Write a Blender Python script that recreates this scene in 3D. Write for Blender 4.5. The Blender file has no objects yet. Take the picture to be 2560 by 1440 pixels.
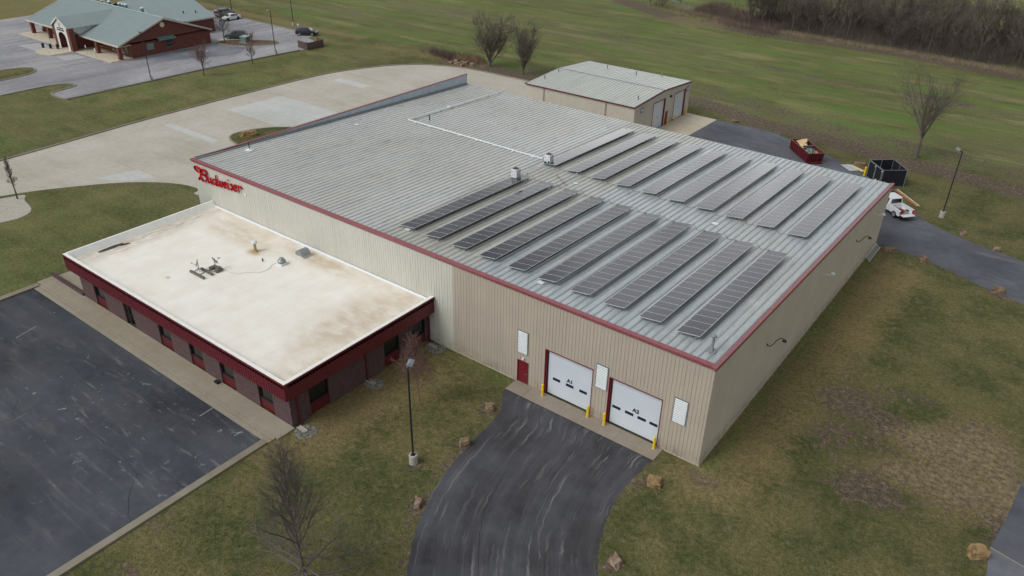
import bpy, math, random
import numpy as np
from mathutils import Vector, Matrix, noise as mnoise
R = math.radians
SC = bpy.context.scene
COL = SC.collection

# ------------------------------------------------------------------ camera
YAW, PITCH, ROLL, FPX = 0.6413668366571555, 0.5274197758136407, 0.02013352001853426, 1947.7556443847404
CAM = np.array([14.584838200270767, -42.794011858266224, 39.86675801207835])
F = np.array([-math.sin(YAW)*math.cos(PITCH), math.cos(YAW)*math.cos(PITCH), -math.sin(PITCH)])
RV = np.cross(F, [0, 0, 1]); RV /= np.linalg.norm(RV); UV_ = np.cross(RV, F)
c_, s_ = math.cos(ROLL), math.sin(ROLL)
CR, CU = c_*RV+s_*UV_, -s_*RV+c_*UV_
def G(px, py, z=0.0):
    """survey helper: where a point of the photograph (2560x1440) lies on the level plane z"""
    d = F+CR*(px-1280)/FPX-CU*(py-720)/FPX
    t = (z-CAM[2])/d[2]
    P = CAM+d*t
    return (float(P[0]), float(P[1]))
def GP(l, z=0.0): return [G(a, b, z) for a, b in l]
cd = bpy.data.cameras.new('camera'); cam = bpy.data.objects.new('camera', cd); COL.objects.link(cam)
cd.sensor_width = 36; cd.lens = 36*FPX/2560; cd.clip_end = 5000; cd.clip_start = 0.5
m4 = Matrix(((CR[0], CU[0], -F[0], CAM[0]), (CR[1], CU[1], -F[1], CAM[1]), (CR[2], CU[2], -F[2], CAM[2]), (0, 0, 0, 1)))
cam.matrix_world = m4
SC.camera = cam
SC.render.resolution_x, SC.render.resolution_y = 1024, 576

# ------------------------------------------------------------------ light
SUN_EL, SUN_AZ = R(48), R(205)          # azimuth measured clockwise from +y
world = bpy.data.worlds.new("World"); SC.world = world; world.use_nodes = True
wt = world.node_tree; wt.nodes.clear()
wo = wt.nodes.new('ShaderNodeOutputWorld'); wb = wt.nodes.new('ShaderNodeBackground')
sky = wt.nodes.new('ShaderNodeTexSky'); sky.sky_type = 'NISHITA'; sky.sun_disc = False
sky.sun_elevation = SUN_EL; sky.sun_rotation = SUN_AZ; sky.dust_density = 4; sky.air_density = 1.5; sky.altitude = 200
hs = wt.nodes.new('ShaderNodeHueSaturation'); hs.inputs['Saturation'].default_value = 0.12
tcw = wt.nodes.new('ShaderNodeTexCoord'); mpw = wt.nodes.new('ShaderNodeMapping'); mpw.inputs['Scale'].default_value = (1, 1, 2.2)
nzw = wt.nodes.new('ShaderNodeTexNoise'); nzw.inputs['Scale'].default_value = 2.6; nzw.inputs['Detail'].default_value = 5
mrw = wt.nodes.new('ShaderNodeMapRange'); mrw.inputs['From Min'].default_value = .35; mrw.inputs['From Max'].default_value = .68
mrw.inputs['To Min'].default_value = .6; mrw.inputs['To Max'].default_value = 1.45
mxw = wt.nodes.new('ShaderNodeMix'); mxw.data_type = 'RGBA'; mxw.blend_type = 'MULTIPLY'; mxw.inputs[0].default_value = 1
L = wt.links.new
L(sky.outputs[0], hs.inputs['Color']); L(tcw.outputs['Generated'], mpw.inputs[0]); L(mpw.outputs[0], nzw.inputs['Vector'])
L(nzw.outputs[0], mrw.inputs[0]); L(hs.outputs[0], mxw.inputs[6]); L(mrw.outputs[0], mxw.inputs[7])
sxw = wt.nodes.new('ShaderNodeSeparateXYZ'); hzw = wt.nodes.new('ShaderNodeMapRange'); hzw.interpolation_type = 'SMOOTHSTEP'
hzw.inputs[1].default_value = .42; hzw.inputs[2].default_value = .1; hzw.inputs[3].default_value = .92; hzw.inputs[4].default_value = 1.3
mx2 = wt.nodes.new('ShaderNodeMix'); mx2.data_type = 'RGBA'; mx2.blend_type = 'MULTIPLY'; mx2.inputs[0].default_value = 1
L(tcw.outputs['Generated'], sxw.inputs[0]); L(sxw.outputs[2], hzw.inputs[0]); L(mxw.outputs[2], mx2.inputs[6]); L(hzw.outputs[0], mx2.inputs[7])
# bright lobe added low in the unseen north-west sky, for the panels to reflect
vdw = wt.nodes.new('ShaderNodeVectorMath'); vdw.operation = 'DOT_PRODUCT'; vdw.inputs[1].default_value = Vector((-.40, .89, .19)).normalized()
bkw = wt.nodes.new('ShaderNodeMapRange'); bkw.interpolation_type = 'SMOOTHSTEP'; bkw.inputs[1].default_value = math.cos(R(19)); bkw.inputs[2].default_value = math.cos(R(5)); bkw.inputs[3].default_value = 1.0; bkw.inputs[4].default_value = 3.4
nz2 = wt.nodes.new('ShaderNodeTexNoise'); nz2.inputs['Scale'].default_value = 9; nz2.inputs['Detail'].default_value = 4
mr2 = wt.nodes.new('ShaderNodeMapRange'); mr2.inputs[1].default_value = .35; mr2.inputs[2].default_value = .65; mr2.inputs[3].default_value = .7; mr2.inputs[4].default_value = 1.3
mx3 = wt.nodes.new('ShaderNodeMix'); mx3.data_type = 'RGBA'; mx3.blend_type = 'MULTIPLY'; mx3.inputs[0].default_value = 1
mlw = wt.nodes.new('ShaderNodeMath'); mlw.operation = 'MULTIPLY'
L(tcw.outputs['Generated'], vdw.inputs[0]); L(vdw.outputs['Value'], bkw.inputs[0]); L(mpw.outputs[0], nz2.inputs['Vector']); L(nz2.outputs[0], mr2.inputs[0])
L(bkw.outputs[0], mlw.inputs[0]); L(mr2.outputs[0], mlw.inputs[1]); L(mx2.outputs[2], mx3.inputs[6]); L(mlw.outputs[0], mx3.inputs[7])
L(mx3.outputs[2], wb.inputs[0]); wb.inputs[1].default_value = 0.12; L(wb.outputs[0], wo.inputs[0])
sl = bpy.data.lights.new('sun', 'SUN'); sl.energy = 1.1; sl.angle = R(25); sl.color = (1.0, 0.97, 0.92)
so = bpy.data.objects.new('sun', sl); COL.objects.link(so)
sd = Vector((math.sin(SUN_AZ)*math.cos(SUN_EL), math.cos(SUN_AZ)*math.cos(SUN_EL), math.sin(SUN_EL)))
so.rotation_euler = sd.to_track_quat('Z', 'Y').to_euler(); so.location = (0, 0, 120)
SC.view_settings.view_transform = 'Standard'; SC.view_settings.look = 'None'
SC.view_settings.exposure = 0.0; SC.view_settings.gamma = 1.0
try: SC.view_settings.use_curve_mapping = False
except Exception: pass

# ------------------------------------------------------------------ materials
def s2l(v):
    v /= 255.0
    return v/12.92 if v <= .04045 else ((v+.055)/1.055)**2.4
def C3(r, g, b, k=1.0): return (s2l(r)*k, s2l(g)*k, s2l(b)*k, 1)
class NT:
    def __init__(s, name, rough=.7, metal=0.0, spec=.5):
        s.m = bpy.data.materials.new(name); s.m.use_nodes = True; s.nt = s.m.node_tree
        s.b = s.nt.nodes['Principled BSDF']
        s.b.inputs['Roughness'].default_value = rough; s.b.inputs['Metallic'].default_value = metal
        s.b.inputs['Specular IOR Level'].default_value = spec
        s.tc = s.nt.nodes.new('ShaderNodeTexCoord')
    def n(s, t): return s.nt.nodes.new(t)
    def l(s, a, b): s.nt.links.new(a, b)
    def put(s, inp, v):
        if hasattr(v, 'default_value') or isinstance(v, bpy.types.NodeSocket): s.l(v, inp)
        else: inp.default_value = v
    def vec(s, scale=(1, 1, 1), rot=(0, 0, 0), src=None):
        m = s.n('ShaderNodeMapping'); m.inputs['Scale'].default_value = scale; m.inputs['Rotation'].default_value = rot
        s.l(src or s.tc.outputs['Object'], m.inputs[0]); return m.outputs[0]
    def noise(s, scale, detail=4, v=None, rough=.55, dist=0):
        n = s.n('ShaderNodeTexNoise'); n.inputs['Scale'].default_value = scale; n.inputs['Detail'].default_value = detail
        n.inputs['Roughness'].default_value = rough; n.inputs['Distortion'].default_value = dist
        s.l(v or s.tc.outputs['Object'], n.inputs['Vector']); return n.outputs[0]
    def voro(s, scale, v=None, feat='F1'):
        n = s.n('ShaderNodeTexVoronoi'); n.inputs['Scale'].default_value = scale; n.feature = feat
        s.l(v or s.tc.outputs['Object'], n.inputs['Vector']); return n
    def rng(s, x, a, b, c=0.0, d=1.0):
        n = s.n('ShaderNodeMapRange'); s.put(n.inputs[0], x)
        for i, q in enumerate((a, b, c, d)): s.put(n.inputs[i+1], q)
        return n.outputs[0]
    def math(s, op, a, b=0.0):
        n = s.n('ShaderNodeMath'); n.operation = op; s.put(n.inputs[0], a); s.put(n.inputs[1], b); return n.outputs[0]
    def mix(s, f, a, b, mode='MIX'):
        n = s.n('ShaderNodeMix'); n.data_type = 'RGBA'; n.blend_type = mode
        s.put(n.inputs[0], f); s.put(n.inputs[6], a); s.put(n.inputs[7], b); return n.outputs[2]
    def grey(s, v):
        n = s.n('ShaderNodeCombineColor')
        for i in range(3): s.l(v, n.inputs[i])
        return n.outputs[0]
    def mul(s, col, v):      # colour times a value
        return s.mix(1.0, col, s.grey(v), 'MULTIPLY')
    def sep(s, v=None):
        n = s.n('ShaderNodeSeparateXYZ'); s.l(v or s.tc.outputs['Object'], n.inputs[0]); return n.outputs
    def attr(s, name='paint'):
        a = s.n('ShaderNodeAttribute'); a.attribute_name = name
        n = s.n('ShaderNodeSeparateColor'); s.l(a.outputs['Color'], n.inputs[0]); return n.outputs
    def bump(s, h, strength=.3, dist=.05):
        n = s.n('ShaderNodeBump'); n.inputs['Strength'].default_value = strength; n.inputs['Distance'].default_value = dist
        s.l(h, n.inputs['Height']); s.l(n.outputs[0], s.b.inputs['Normal'])
    def col(s, c): s.put(s.b.inputs['Base Color'], c); return s.m
def plain(name, rgb, rough=.6, metal=0.0, var=.12, scale=1.5, spec=.5, k=1.0, stretch=(1, 1, 1), bump=0):
    t = NT(name, rough, metal, spec)
    f = t.noise(scale, 5, t.vec(stretch))
    c = t.mul(C3(*rgb, k), t.rng(f, .3, .7, 1-var, 1+var))
    if bump: t.bump(t.noise(scale*8, 3), bump, .02)
    return t.col(c)
MT = {}
MT['grass_trim'] = None
# --- painted ribbed steel walls
def wall_mat(name, rgb, streak=.05):
    t = NT(name, .5, 0, .4)
    f = t.noise(.35, 5); g = t.noise(1.0, 4, t.vec((3.2, 3.2, .12)))
    c = t.mul(C3(*rgb), t.rng(f, .3, .7, .95, 1.05))
    c = t.mul(c, t.rng(g, .3, .7, 1-streak, 1+streak))
    z = t.sep()[2]
    low = t.math('MULTIPLY', t.rng(z, 1.3, 0, 0, 1), t.rng(t.noise(1.4, 4), .4, .7, .1, .75))
    c = t.mix(low, c, C3(118, 108, 92))
    return t.col(c)
MT['wall_pale'] = wall_mat('pale_painted_steel', (196, 196, 188))
MT['wall_taupe'] = wall_mat('taupe_painted_steel', (178, 169, 156))
MT['wall_side'] = wall_mat('tan_painted_steel', (200, 192, 177))
MT['wall_shed'] = wall_mat('cream_painted_steel', (190, 186, 174))
MT['red'] = plain('dark_red_metal', (96, 32, 40), .45, var=.1, scale=1.2)
MT['red_trim'] = plain('faded_red_trim', (140, 80, 86), .38, var=.12, scale=2.5, stretch=(1, 1, 1))
MT['maroon'] = plain('maroon_door', (112, 28, 40), .45)
MT['white'] = plain('white_paint', (212, 218, 222), .4, var=.03)
MT['doorwhite'] = plain('white_door_steel', (204, 213, 222), .4, var=.03, scale=.6)
MT['black'] = plain('black_rubber', (26, 27, 32), .6)
MT['galv'] = plain('galvanised_steel', (150, 157, 160), .42, .55, var=.1)
MT['parapet'] = plain('parapet_steel', (176, 190, 200), .5, .1, var=.1)
MT['galvgrey'] = plain('grey_steel', (128, 137, 142), .5, .2, var=.12)
MT['louvre'] = plain('louvre_blade', (214, 220, 224), .45, .1, var=.04)
MT['darkmetal'] = plain('dark_bronze_metal', (44, 48, 50), .5, .2)
MT['yellow'] = plain('yellow_paint', (236, 200, 10), .45, var=.06)
MT['glass'] = plain('dark_glass', (22, 24, 30), .08, 0, .05, spec=.8)
MT['bluewin'] = plain('blue_door_glass', (34, 42, 66), .12, 0, .05, spec=.6)
MT['conc_block'] = plain('ballast_concrete', (112, 108, 98), .9, var=.2, scale=6)
MT['conc_base'] = plain('pale_concrete', (168, 166, 158), .9, var=.12, scale=4, bump=.2)
MT['bark'] = plain('grey_bark', (82, 75, 72), .95, var=.2, scale=5)
MT['twig_wood'] = plain('woodland_twigs', (108, 100, 88), .95, var=.3, scale=.12)
MT['twig_wood2'] = plain('woodland_twigs_brown', (88, 79, 74), .95, var=.3, scale=.12)
MT['twig'] = plain('twig_bark', (96, 88, 84), .95, var=.2, scale=.8)
MT['twig_dark'] = plain('dark_twig_bark', (90, 82, 78), .95, var=.2, scale=.8)
MT['twig_red'] = plain('reddish_twig_bark', (120, 92, 86), .95, var=.15, scale=.8)
MT['wood_grey'] = plain('weathered_board', (92, 74, 70), .9, var=.25, scale=3, stretch=(4, 4, .6))
MT['cardboard'] = plain('cardboard', (196, 170, 126), .9, var=.1, scale=3)
MT['plywood'] = plain('plywood', (206, 190, 150), .8, var=.1, scale=3)
MT['teal_plastic'] = plain('teal_plastic', (88, 150, 156), .5)
MT['sign_red'] = plain('sign_red', (196, 14, 38), .35, var=.05)
MT['green_roof'] = None
MT['orange'] = plain('orange_fibreglass', (196, 88, 60), .5)
MT['aluminium'] = plain('aluminium', (196, 198, 192), .4, .3, .05)
MT['cream'] = plain('cream_fibreglass', (214, 204, 176), .5)
MT['blackscreen'] = plain('black_mesh_screen', (17, 20, 29), .8, var=.25, scale=2)
MT['cable'] = plain('rusty_cable', (120, 92, 86), .7)
MT['fascia_red'] = plain('ribbed_red_fascia', (100, 35, 44), .42, var=.07, scale=.8, stretch=(1, 1, .3))
MT['brownstone'] = None

# --- main roof: galvalume, three ages of sheet
t = NT('galvalume_roof', .42, .25, .5)
x, y, z = t.sep()
base = t.mix(t.rng(x, -34.4, -32.8), C3(152, 158, 158), C3(176, 182, 182))
w = t.noise(.25, 4)
isleft = t.rng(x, -32.6, -33.4)
ismid = t.math('MULTIPLY', t.rng(x, -33.2, -32.4), t.rng(x, -21.6, -22.4))
st = t.noise(1.0, 5, t.vec((1.6, .13, 1)))
fine = t.noise(1.0, 4, t.vec((9, .9, 1)))
big = t.noise(.09, 5)
c = t.mix(isleft, C3(176, 184, 188), C3(196, 201, 200))
c = t.mix(t.math('MULTIPLY', ismid, .6), c, C3(184, 182, 170))
c = t.mix(t.math('MULTIPLY', isleft, t.rng(st, .45, .7, 0, .55)), c, C3(192, 184, 172))
c = t.mix(t.math('MULTIPLY', t.rng(big, .45, .62), .25), c, C3(172, 168, 156))
c = t.mul(c, t.rng(st, .3, .7, .9, 1.1)); c = t.mul(c, t.rng(fine, .3, .7, .91, 1.09))
sp = t.voro(1.0, t.vec((1.64, .42, 1)))
c = t.mix(t.rng(sp.outputs['Distance'], .1, .05, 0, .35), c, C3(214, 214, 206))
rb = t.math('PINGPONG', t.math('ADD', x, 30.2), .305)  # dark bands along the ribs: their shade painted into the sheet colour
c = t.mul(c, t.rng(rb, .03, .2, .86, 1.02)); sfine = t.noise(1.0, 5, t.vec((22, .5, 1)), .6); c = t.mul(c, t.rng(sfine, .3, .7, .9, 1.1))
blot = t.noise(1.0, 6, t.vec((1.2, .35, 1)), .65); c = t.mix(t.rng(blot, .56, .68, 0, .35), c, C3(206, 208, 202)); c = t.mix(t.rng(blot, .42, .32, 0, .4), c, C3(128, 134, 136))
t.put(t.b.inputs['Roughness'], t.rng(st, .3, .7, .36, .55))
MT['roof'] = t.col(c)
t = NT('shed_roof', .45, .2, .5)
c = t.mul(C3(186, 190, 184), t.rng(t.noise(1.0, 5, t.vec((1.2, .2, 1))), .3, .7, .93, 1.07)); MT['roof_shed'] = t.col(c)
# --- annex membrane roof (painted stains)
t = NT('white_membrane_roof', .75, 0, .3)
a = t.attr(); n1 = t.noise(.5, 6); n2 = t.noise(1.2, 6, t.vec((.5, 1.0, 1))); n3 = t.noise(4, 4)
c = t.mix(t.rng(n1, .35, .7), C3(238, 236, 230), C3(230, 225, 214))
stn = t.math('MULTIPLY', t.math('MULTIPLY', a[0], .9), t.rng(n2, .3, .6, .35, 1.15)); c = t.mix(stn, c, C3(184, 164, 134))
dk = t.math('MULTIPLY', t.math('MULTIPLY', a[1], .75), t.rng(t.noise(1.0, 6, t.vec((3.2, .7, 1))), .36, .66)); c = t.mix(dk, c, C3(134, 116, 104))
bk = t.rng(t.math('ADD', a[2], t.math('MULTIPLY', t.math('SUBTRACT', n3, .5), .6)), .5, .6); c = t.mix(bk, c, C3(58, 54, 50))
x, y, z = t.sep()
seam = t.math('PINGPONG', t.math('ADD', x, t.math('MULTIPLY', t.noise(.8, 2), .06)), .95)
c = t.mix(t.rng(seam, .035, .0, 0, .4), c, C3(196, 184, 166))
seam2 = t.math('PINGPONG', t.math('ADD', y, 1.2), 5.2)
c = t.mix(t.rng(seam2, .03, 0, 0, .3), c, C3(200, 188, 170))
MT['membrane'] = t.col(c)
# --- brick
def brick_mat(name, a, b, mortar, scale):
    t = NT(name, .85, 0, .2)
    n = t.n('ShaderNodeTexBrick'); n.inputs['Scale'].default_value = 1
    n.inputs['Color1'].default_value = C3(*a); n.inputs['Color2'].default_value = C3(*b); n.inputs['Mortar'].default_value = C3(*mortar)
    n.inputs['Brick Width'].default_value = .3*scale; n.inputs['Row Height'].default_value = .1*scale; n.inputs['Mortar Size'].default_value = .014*scale
    x, y, z = t.sep(); cb = t.n('ShaderNodeCombineXYZ'); t.l(t.math('ADD', x, y), cb.inputs[0]); t.l(z, cb.inputs[1]); t.l(cb.outputs[0], n.inputs['Vector'])
    c = t.mul(n.outputs[0], t.rng(t.noise(2.5, 4), .3, .7, .85, 1.15))
    return t.col(c)
MT['brick_plum'] = brick_mat('plum_brick', (84, 60, 63), (70, 50, 54), (112, 100, 99), 1.2)
MT['brick_red'] = brick_mat('red_brick', (114, 66, 58), (98, 56, 50), (120, 88, 80), 1.6)
t = NT('green_standing_seam', .45, .05, .5)
x, y, z = t.sep()
c = t.mul(C3(142, 157, 160), t.rng(t.noise(.3, 4), .3, .7, .96, 1.05)); MT['green_roof'] = t.col(c)
MT['green_dark'] = plain('green_metal', (92, 130, 120), .45)
# --- concrete slabs
def conc_mat(name, rgb, grid=4.6, dark=(132, 124, 112), joint=.5, off=(0, 0, 0)):
    t = NT(name, .9, 0, .2)
    n1 = t.noise(.12, 5); n2 = t.noise(1.3, 6); n3 = t.noise(12, 3); n4 = t.noise(.4, 5, t.vec((.25, 1, 1)))
    c = t.mix(t.rng(n1, .35, .65), C3(*rgb), C3(rgb[0]-12, rgb[1]-13, rgb[2]-16))
    c = t.mul(c, t.rng(n2, .3, .7, .93, 1.06)); c = t.mul(c, t.rng(n3, .3, .7, .96, 1.04))
    c = t.mix(t.rng(n4, .52, .75, 0, .24), c, C3(*dark))
    if grid:
        x, y, z = t.sep()
        j1 = t.math('PINGPONG', t.math('ADD', x, off[0]), grid/2); j2 = t.math('PINGPONG', t.math('ADD', y, off[1]), grid/2)
        c = t.mix(t.rng(t.math('MINIMUM', j1, j2), .05, .015, 0, joint), c, C3(106, 100, 92))
    return t.col(c)
MT['conc_drive'] = conc_mat('truck_court_concrete', (186, 182, 173), 5.2, joint=.22)
MT['conc_new'] = conc_mat('newer_pale_concrete', (192, 195, 194), 5.0, (160, 160, 156), .3)
MT['conc_walk'] = conc_mat('sidewalk_concrete', (156, 150, 137), 4.4, (150, 122, 84), .25)
MT['conc_apron'] = conc_mat('dock_apron_concrete', (148, 139, 128), 0, (112, 104, 96))
MT['kerb'] = conc_mat('kerb_concrete', (142, 137, 124), 0, (104, 98, 86))
MT['conc_apron2'] = conc_mat('shed_apron_concrete', (196, 188, 172), 6, (140, 134, 122), .3)
# --- asphalt
def asphalt(name, dark, light, v_streak=None, spots=.0, uvs=False, streak=.5, big=.15, spotbox=None):
    t = NT(name, .85, 0, .25)
    src = t.tc.outputs['UV'] if uvs else None
    n1 = t.noise(big, 5); n3 = t.noise(18, 3); n2 = t.noise(1.1, 6)
    c = t.mix(t.rng(n1, .38, .66), C3(*dark), C3(*light))
    c = t.mul(c, t.rng(n2, .3, .7, .88, 1.12)); c = t.mul(c, t.rng(n3, .3, .7, .86, 1.16))
    if v_streak:
        s = t.noise(1.0, 6, t.vec(v_streak, src=src), rough=.62, dist=.7)
        s2 = t.noise(.9, 4, t.vec((v_streak[0]*2.5, v_streak[1]*.4, 1), src=src))
        f = t.math('MULTIPLY', t.rng(s, .545, .64), t.rng(s2, .42, .6, .1, streak)); c = t.mix(f, c, C3(122, 119, 118))
        s3 = t.noise(1.0, 4, t.vec((v_streak[0]*.5, v_streak[1]*.35, 1), src=src)); c = t.mix(t.rng(s3, .45, .65, 0, .3), c, C3(96, 97, 102))
    if spots:
        k = t.noise(1.25, 6, None, .6, .6); k2 = t.noise(.16, 3)
        x, y, z = t.sep(); zone = t.math('MAXIMUM', t.rng(k2, .5, .62, 0, 1), t.math('MULTIPLY', t.rng(y, -31, -26), t.rng(x, -52, -44)))
        f = t.math('MULTIPLY', t.rng(k, .635, .71), t.math('MULTIPLY', zone, spots*.75)); c = t.mix(f, c, C3(158, 158, 152))
        k5 = t.noise(1.0, 5, t.vec((.35, 2.2, 1)), .6, .3); c = t.mix(t.math('MULTIPLY', t.rng(k5, .6, .72), t.math('MULTIPLY', zone, .5)), c, C3(138, 138, 136))
        k3 = t.noise(1.0, 5, t.vec((.9, .35, 1)), .62, .3)
        c = t.mix(t.rng(k3, .66, .78, 0, spots*.3), c, C3(132, 136, 138))
    return t.col(c)
MT['asph_front'] = asphalt('front_drive_asphalt', (58, 58, 62), (80, 82, 88), (.09, 42.0, 1), 0, True, .95, .2)
MT['asph_lot'] = asphalt('parking_lot_asphalt', (50, 54, 61), (74, 79, 87), (.14, .9, 1), 1.0, False, .3, .09)
MT['asph_back'] = asphalt('back_lane_asphalt', (76, 79, 88), (98, 102, 110), (.12, 1.1, 1), 0, False, .5)
MT['asph_far'] = asphalt('worn_pale_asphalt', (138, 139, 144), (160, 160, 164), (.5, .1, 1), 0, False, .6, .07)
MT['asph_br'] = asphalt('grey_lane_asphalt', (96, 101, 112), (116, 118, 124), (.3, .3, 1), 0, False, .4)
MT['crack'] = plain('crack_tar', (34, 35, 40), .9)
MT['paintline'] = plain('parking_paint', (204, 206, 206), .8, var=.2, scale=3)
# --- gravel / rock
t = NT('white_gravel', .95, 0, .1); v = t.voro(9); n = t.noise(1, 4)
c = t.mul(C3(176, 172, 162), t.rng(v.outputs['Color'], 0, 1, .72, 1.22)); t.bump(v.outputs['Distance'], .6, .05); MT['gravel'] = t.col(c)
t = NT('white_rock_chips', .95, 0, .1); v = t.voro(7)
c = t.mul(C3(138, 140, 136), t.rng(v.outputs['Color'], 0, 1, .5, 1.4)); t.bump(v.outputs['Distance'], .8, .06); MT['chips'] = t.col(c)
def rock_mat(name, a, b):
    t = NT(name, .95, 0, .15)
    n = t.noise(2.2, 6); n2 = t.noise(9, 5)
    c = t.mix(t.rng(n, .4, .62), C3(*a), C3(*b)); c = t.mul(c, t.rng(n2, .3, .7, .78, 1.2)); t.bump(n2, .6, .08); return t.col(c)
MT['rock_tan'] = rock_mat('tan_sandstone', (140, 122, 100), (104, 86, 72))
MT['rock_gold'] = rock_mat('golden_sandstone', (152, 130, 94), (122, 100, 72))
MT['rock_grey'] = rock_mat('grey_sandstone', (150, 136, 122), (112, 84, 70))
MT['drygrass'] = plain('dry_grass', (158, 134, 106), .95, var=.3, scale=2)
MT['brushm'] = plain('brush_stems', (104, 88, 82), .95, var=.3, scale=.5)
MT['thatch'] = plain('pale_thatch', (140, 126, 106), .95, var=.3, scale=.5)
# --- solar cells
t = NT('solar_cells', .1, 0, .5); t.b.inputs['IOR'].default_value = 1.36
x, y, z = t.sep()
g1 = t.math('PINGPONG', t.math('ADD', x, .01), .0795); g2 = t.math('PINGPONG', y, .0795)
c = t.mix(t.rng(t.math('MINIMUM', g1, g2), .008, .003, 0, .4), C3(40, 41, 52), C3(92, 96, 108))
c = t.mul(c, t.rng(t.noise(30, 2), .3, .7, .9, 1.1))
MT['cells'] = t.col(c)
MT['pvframe'] = plain('panel_frame', (202, 206, 210), .4, .2, .03)

# --- lawn and fields
t = NT('grass_ground', .95, 0, .1)
a = t.attr()
n_big = t.noise(.03, 6); n_mid = t.noise(.22, 6); n_s = t.noise(1.5, 6); n_f = t.noise(9, 4, None, .7); n_ff = t.noise(28, 3, None, .7)
strk = t.noise(1.0, 6, t.vec((.035, .33, 1)), .6)
strk2 = t.noise(1.0, 5, t.vec((.12, 1.2, 1)), .6)
c = t.mix(t.rng(n_mid, .4, .6), C3(74, 80, 48), C3(100, 97, 64))
c = t.mix(t.math('MULTIPLY', t.rng(n_s, .45, .65), .4), c, C3(116, 106, 82))
dry = t.rng(t.math('ADD', a[1], t.math('ADD', t.math('MULTIPLY', t.math('SUBTRACT', n_mid, .5), .9), t.math('MULTIPLY', t.math('SUBTRACT', n_s, .5), .9))), .25, .85)
c = t.mix(dry, c, C3(122, 110, 78))
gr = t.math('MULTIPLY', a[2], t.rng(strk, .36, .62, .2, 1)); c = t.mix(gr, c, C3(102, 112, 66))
sk3 = t.noise(1.0, 6, t.vec((.012, .085, 1)), .6, .5); sk4 = t.noise(1.0, 6, t.vec((.05, .2, 1)), .62)
c = t.mix(t.math('MULTIPLY', a[2], t.rng(sk3, .5, .64, 0, .55)), c, C3(108, 100, 82))
c = t.mix(t.math('MULTIPLY', a[2], t.rng(sk4, .54, .66, 0, .6)), c, C3(132, 130, 90))
c = t.mix(t.math('MULTIPLY', a[2], t.rng(sk4, .48, .36, 0, .6)), c, C3(88, 116, 56))
c = t.mix(t.math('MULTIPLY', a[2], t.rng(strk2, .55, .72, 0, .5)), c, C3(138, 132, 98))
c = t.mix(t.math('MULTIPLY', a[2], t.rng(strk2, .42, .3, 0, .4)), c, C3(74, 88, 52))
sn = t.math('ADD', t.math('MULTIPLY', t.math('SUBTRACT', n_s, .5), 1.1), t.math('MULTIPLY', t.math('SUBTRACT', n_mid, .5), .7))
soil = t.rng(t.math('ADD', a[0], sn), .38, .62)
n_c = t.noise(2.2, 6, None, .65)
soilc = t.mix(t.rng(n_f, .42, .62), C3(78, 66, 62), C3(104, 92, 84))
soilc = t.mix(t.rng(n_c, .5, .64), soilc, C3(122, 110, 95))
soilc = t.mix(t.rng(n_c, .42, .36), soilc, C3(66, 70, 44))
straw = t.mix(t.rng(n_c, .42, .58), C3(100, 91, 78), C3(134, 120, 94)); soilc = t.mix(t.rng(a[1], .5, 1.1), soilc, straw)
c = t.mix(t.math('MULTIPLY', soil, .85), c, soilc)
c = t.mul(c, t.rng(n_f, .3, .7, .6, 1.4)); c = t.mul(c, t.rng(n_ff, .32, .68, .66, 1.38)); c = t.mul(c, t.rng(t.noise(3.2, 4, None, .7), .3, .7, .66, 1.34))
c = t.mul(c, t.rng(n_big, .35, .65, .88, 1.1))
t.bump(n_f, .5, .12)
MT['grass'] = t.col(c)
t = NT('dark_soil', .95, 0, .1)
c = t.mix(t.rng(t.noise(3, 6), .4, .62), C3(84, 66, 60), C3(116, 102, 88)); c = t.mul(c, t.rng(t.noise(16, 3), .3, .7, .75, 1.25)); MT['soil'] = t.col(c)
t = NT('stream_water', .7, 0, .3); MT['water'] = t.col(C3(96, 98, 100))

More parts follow.
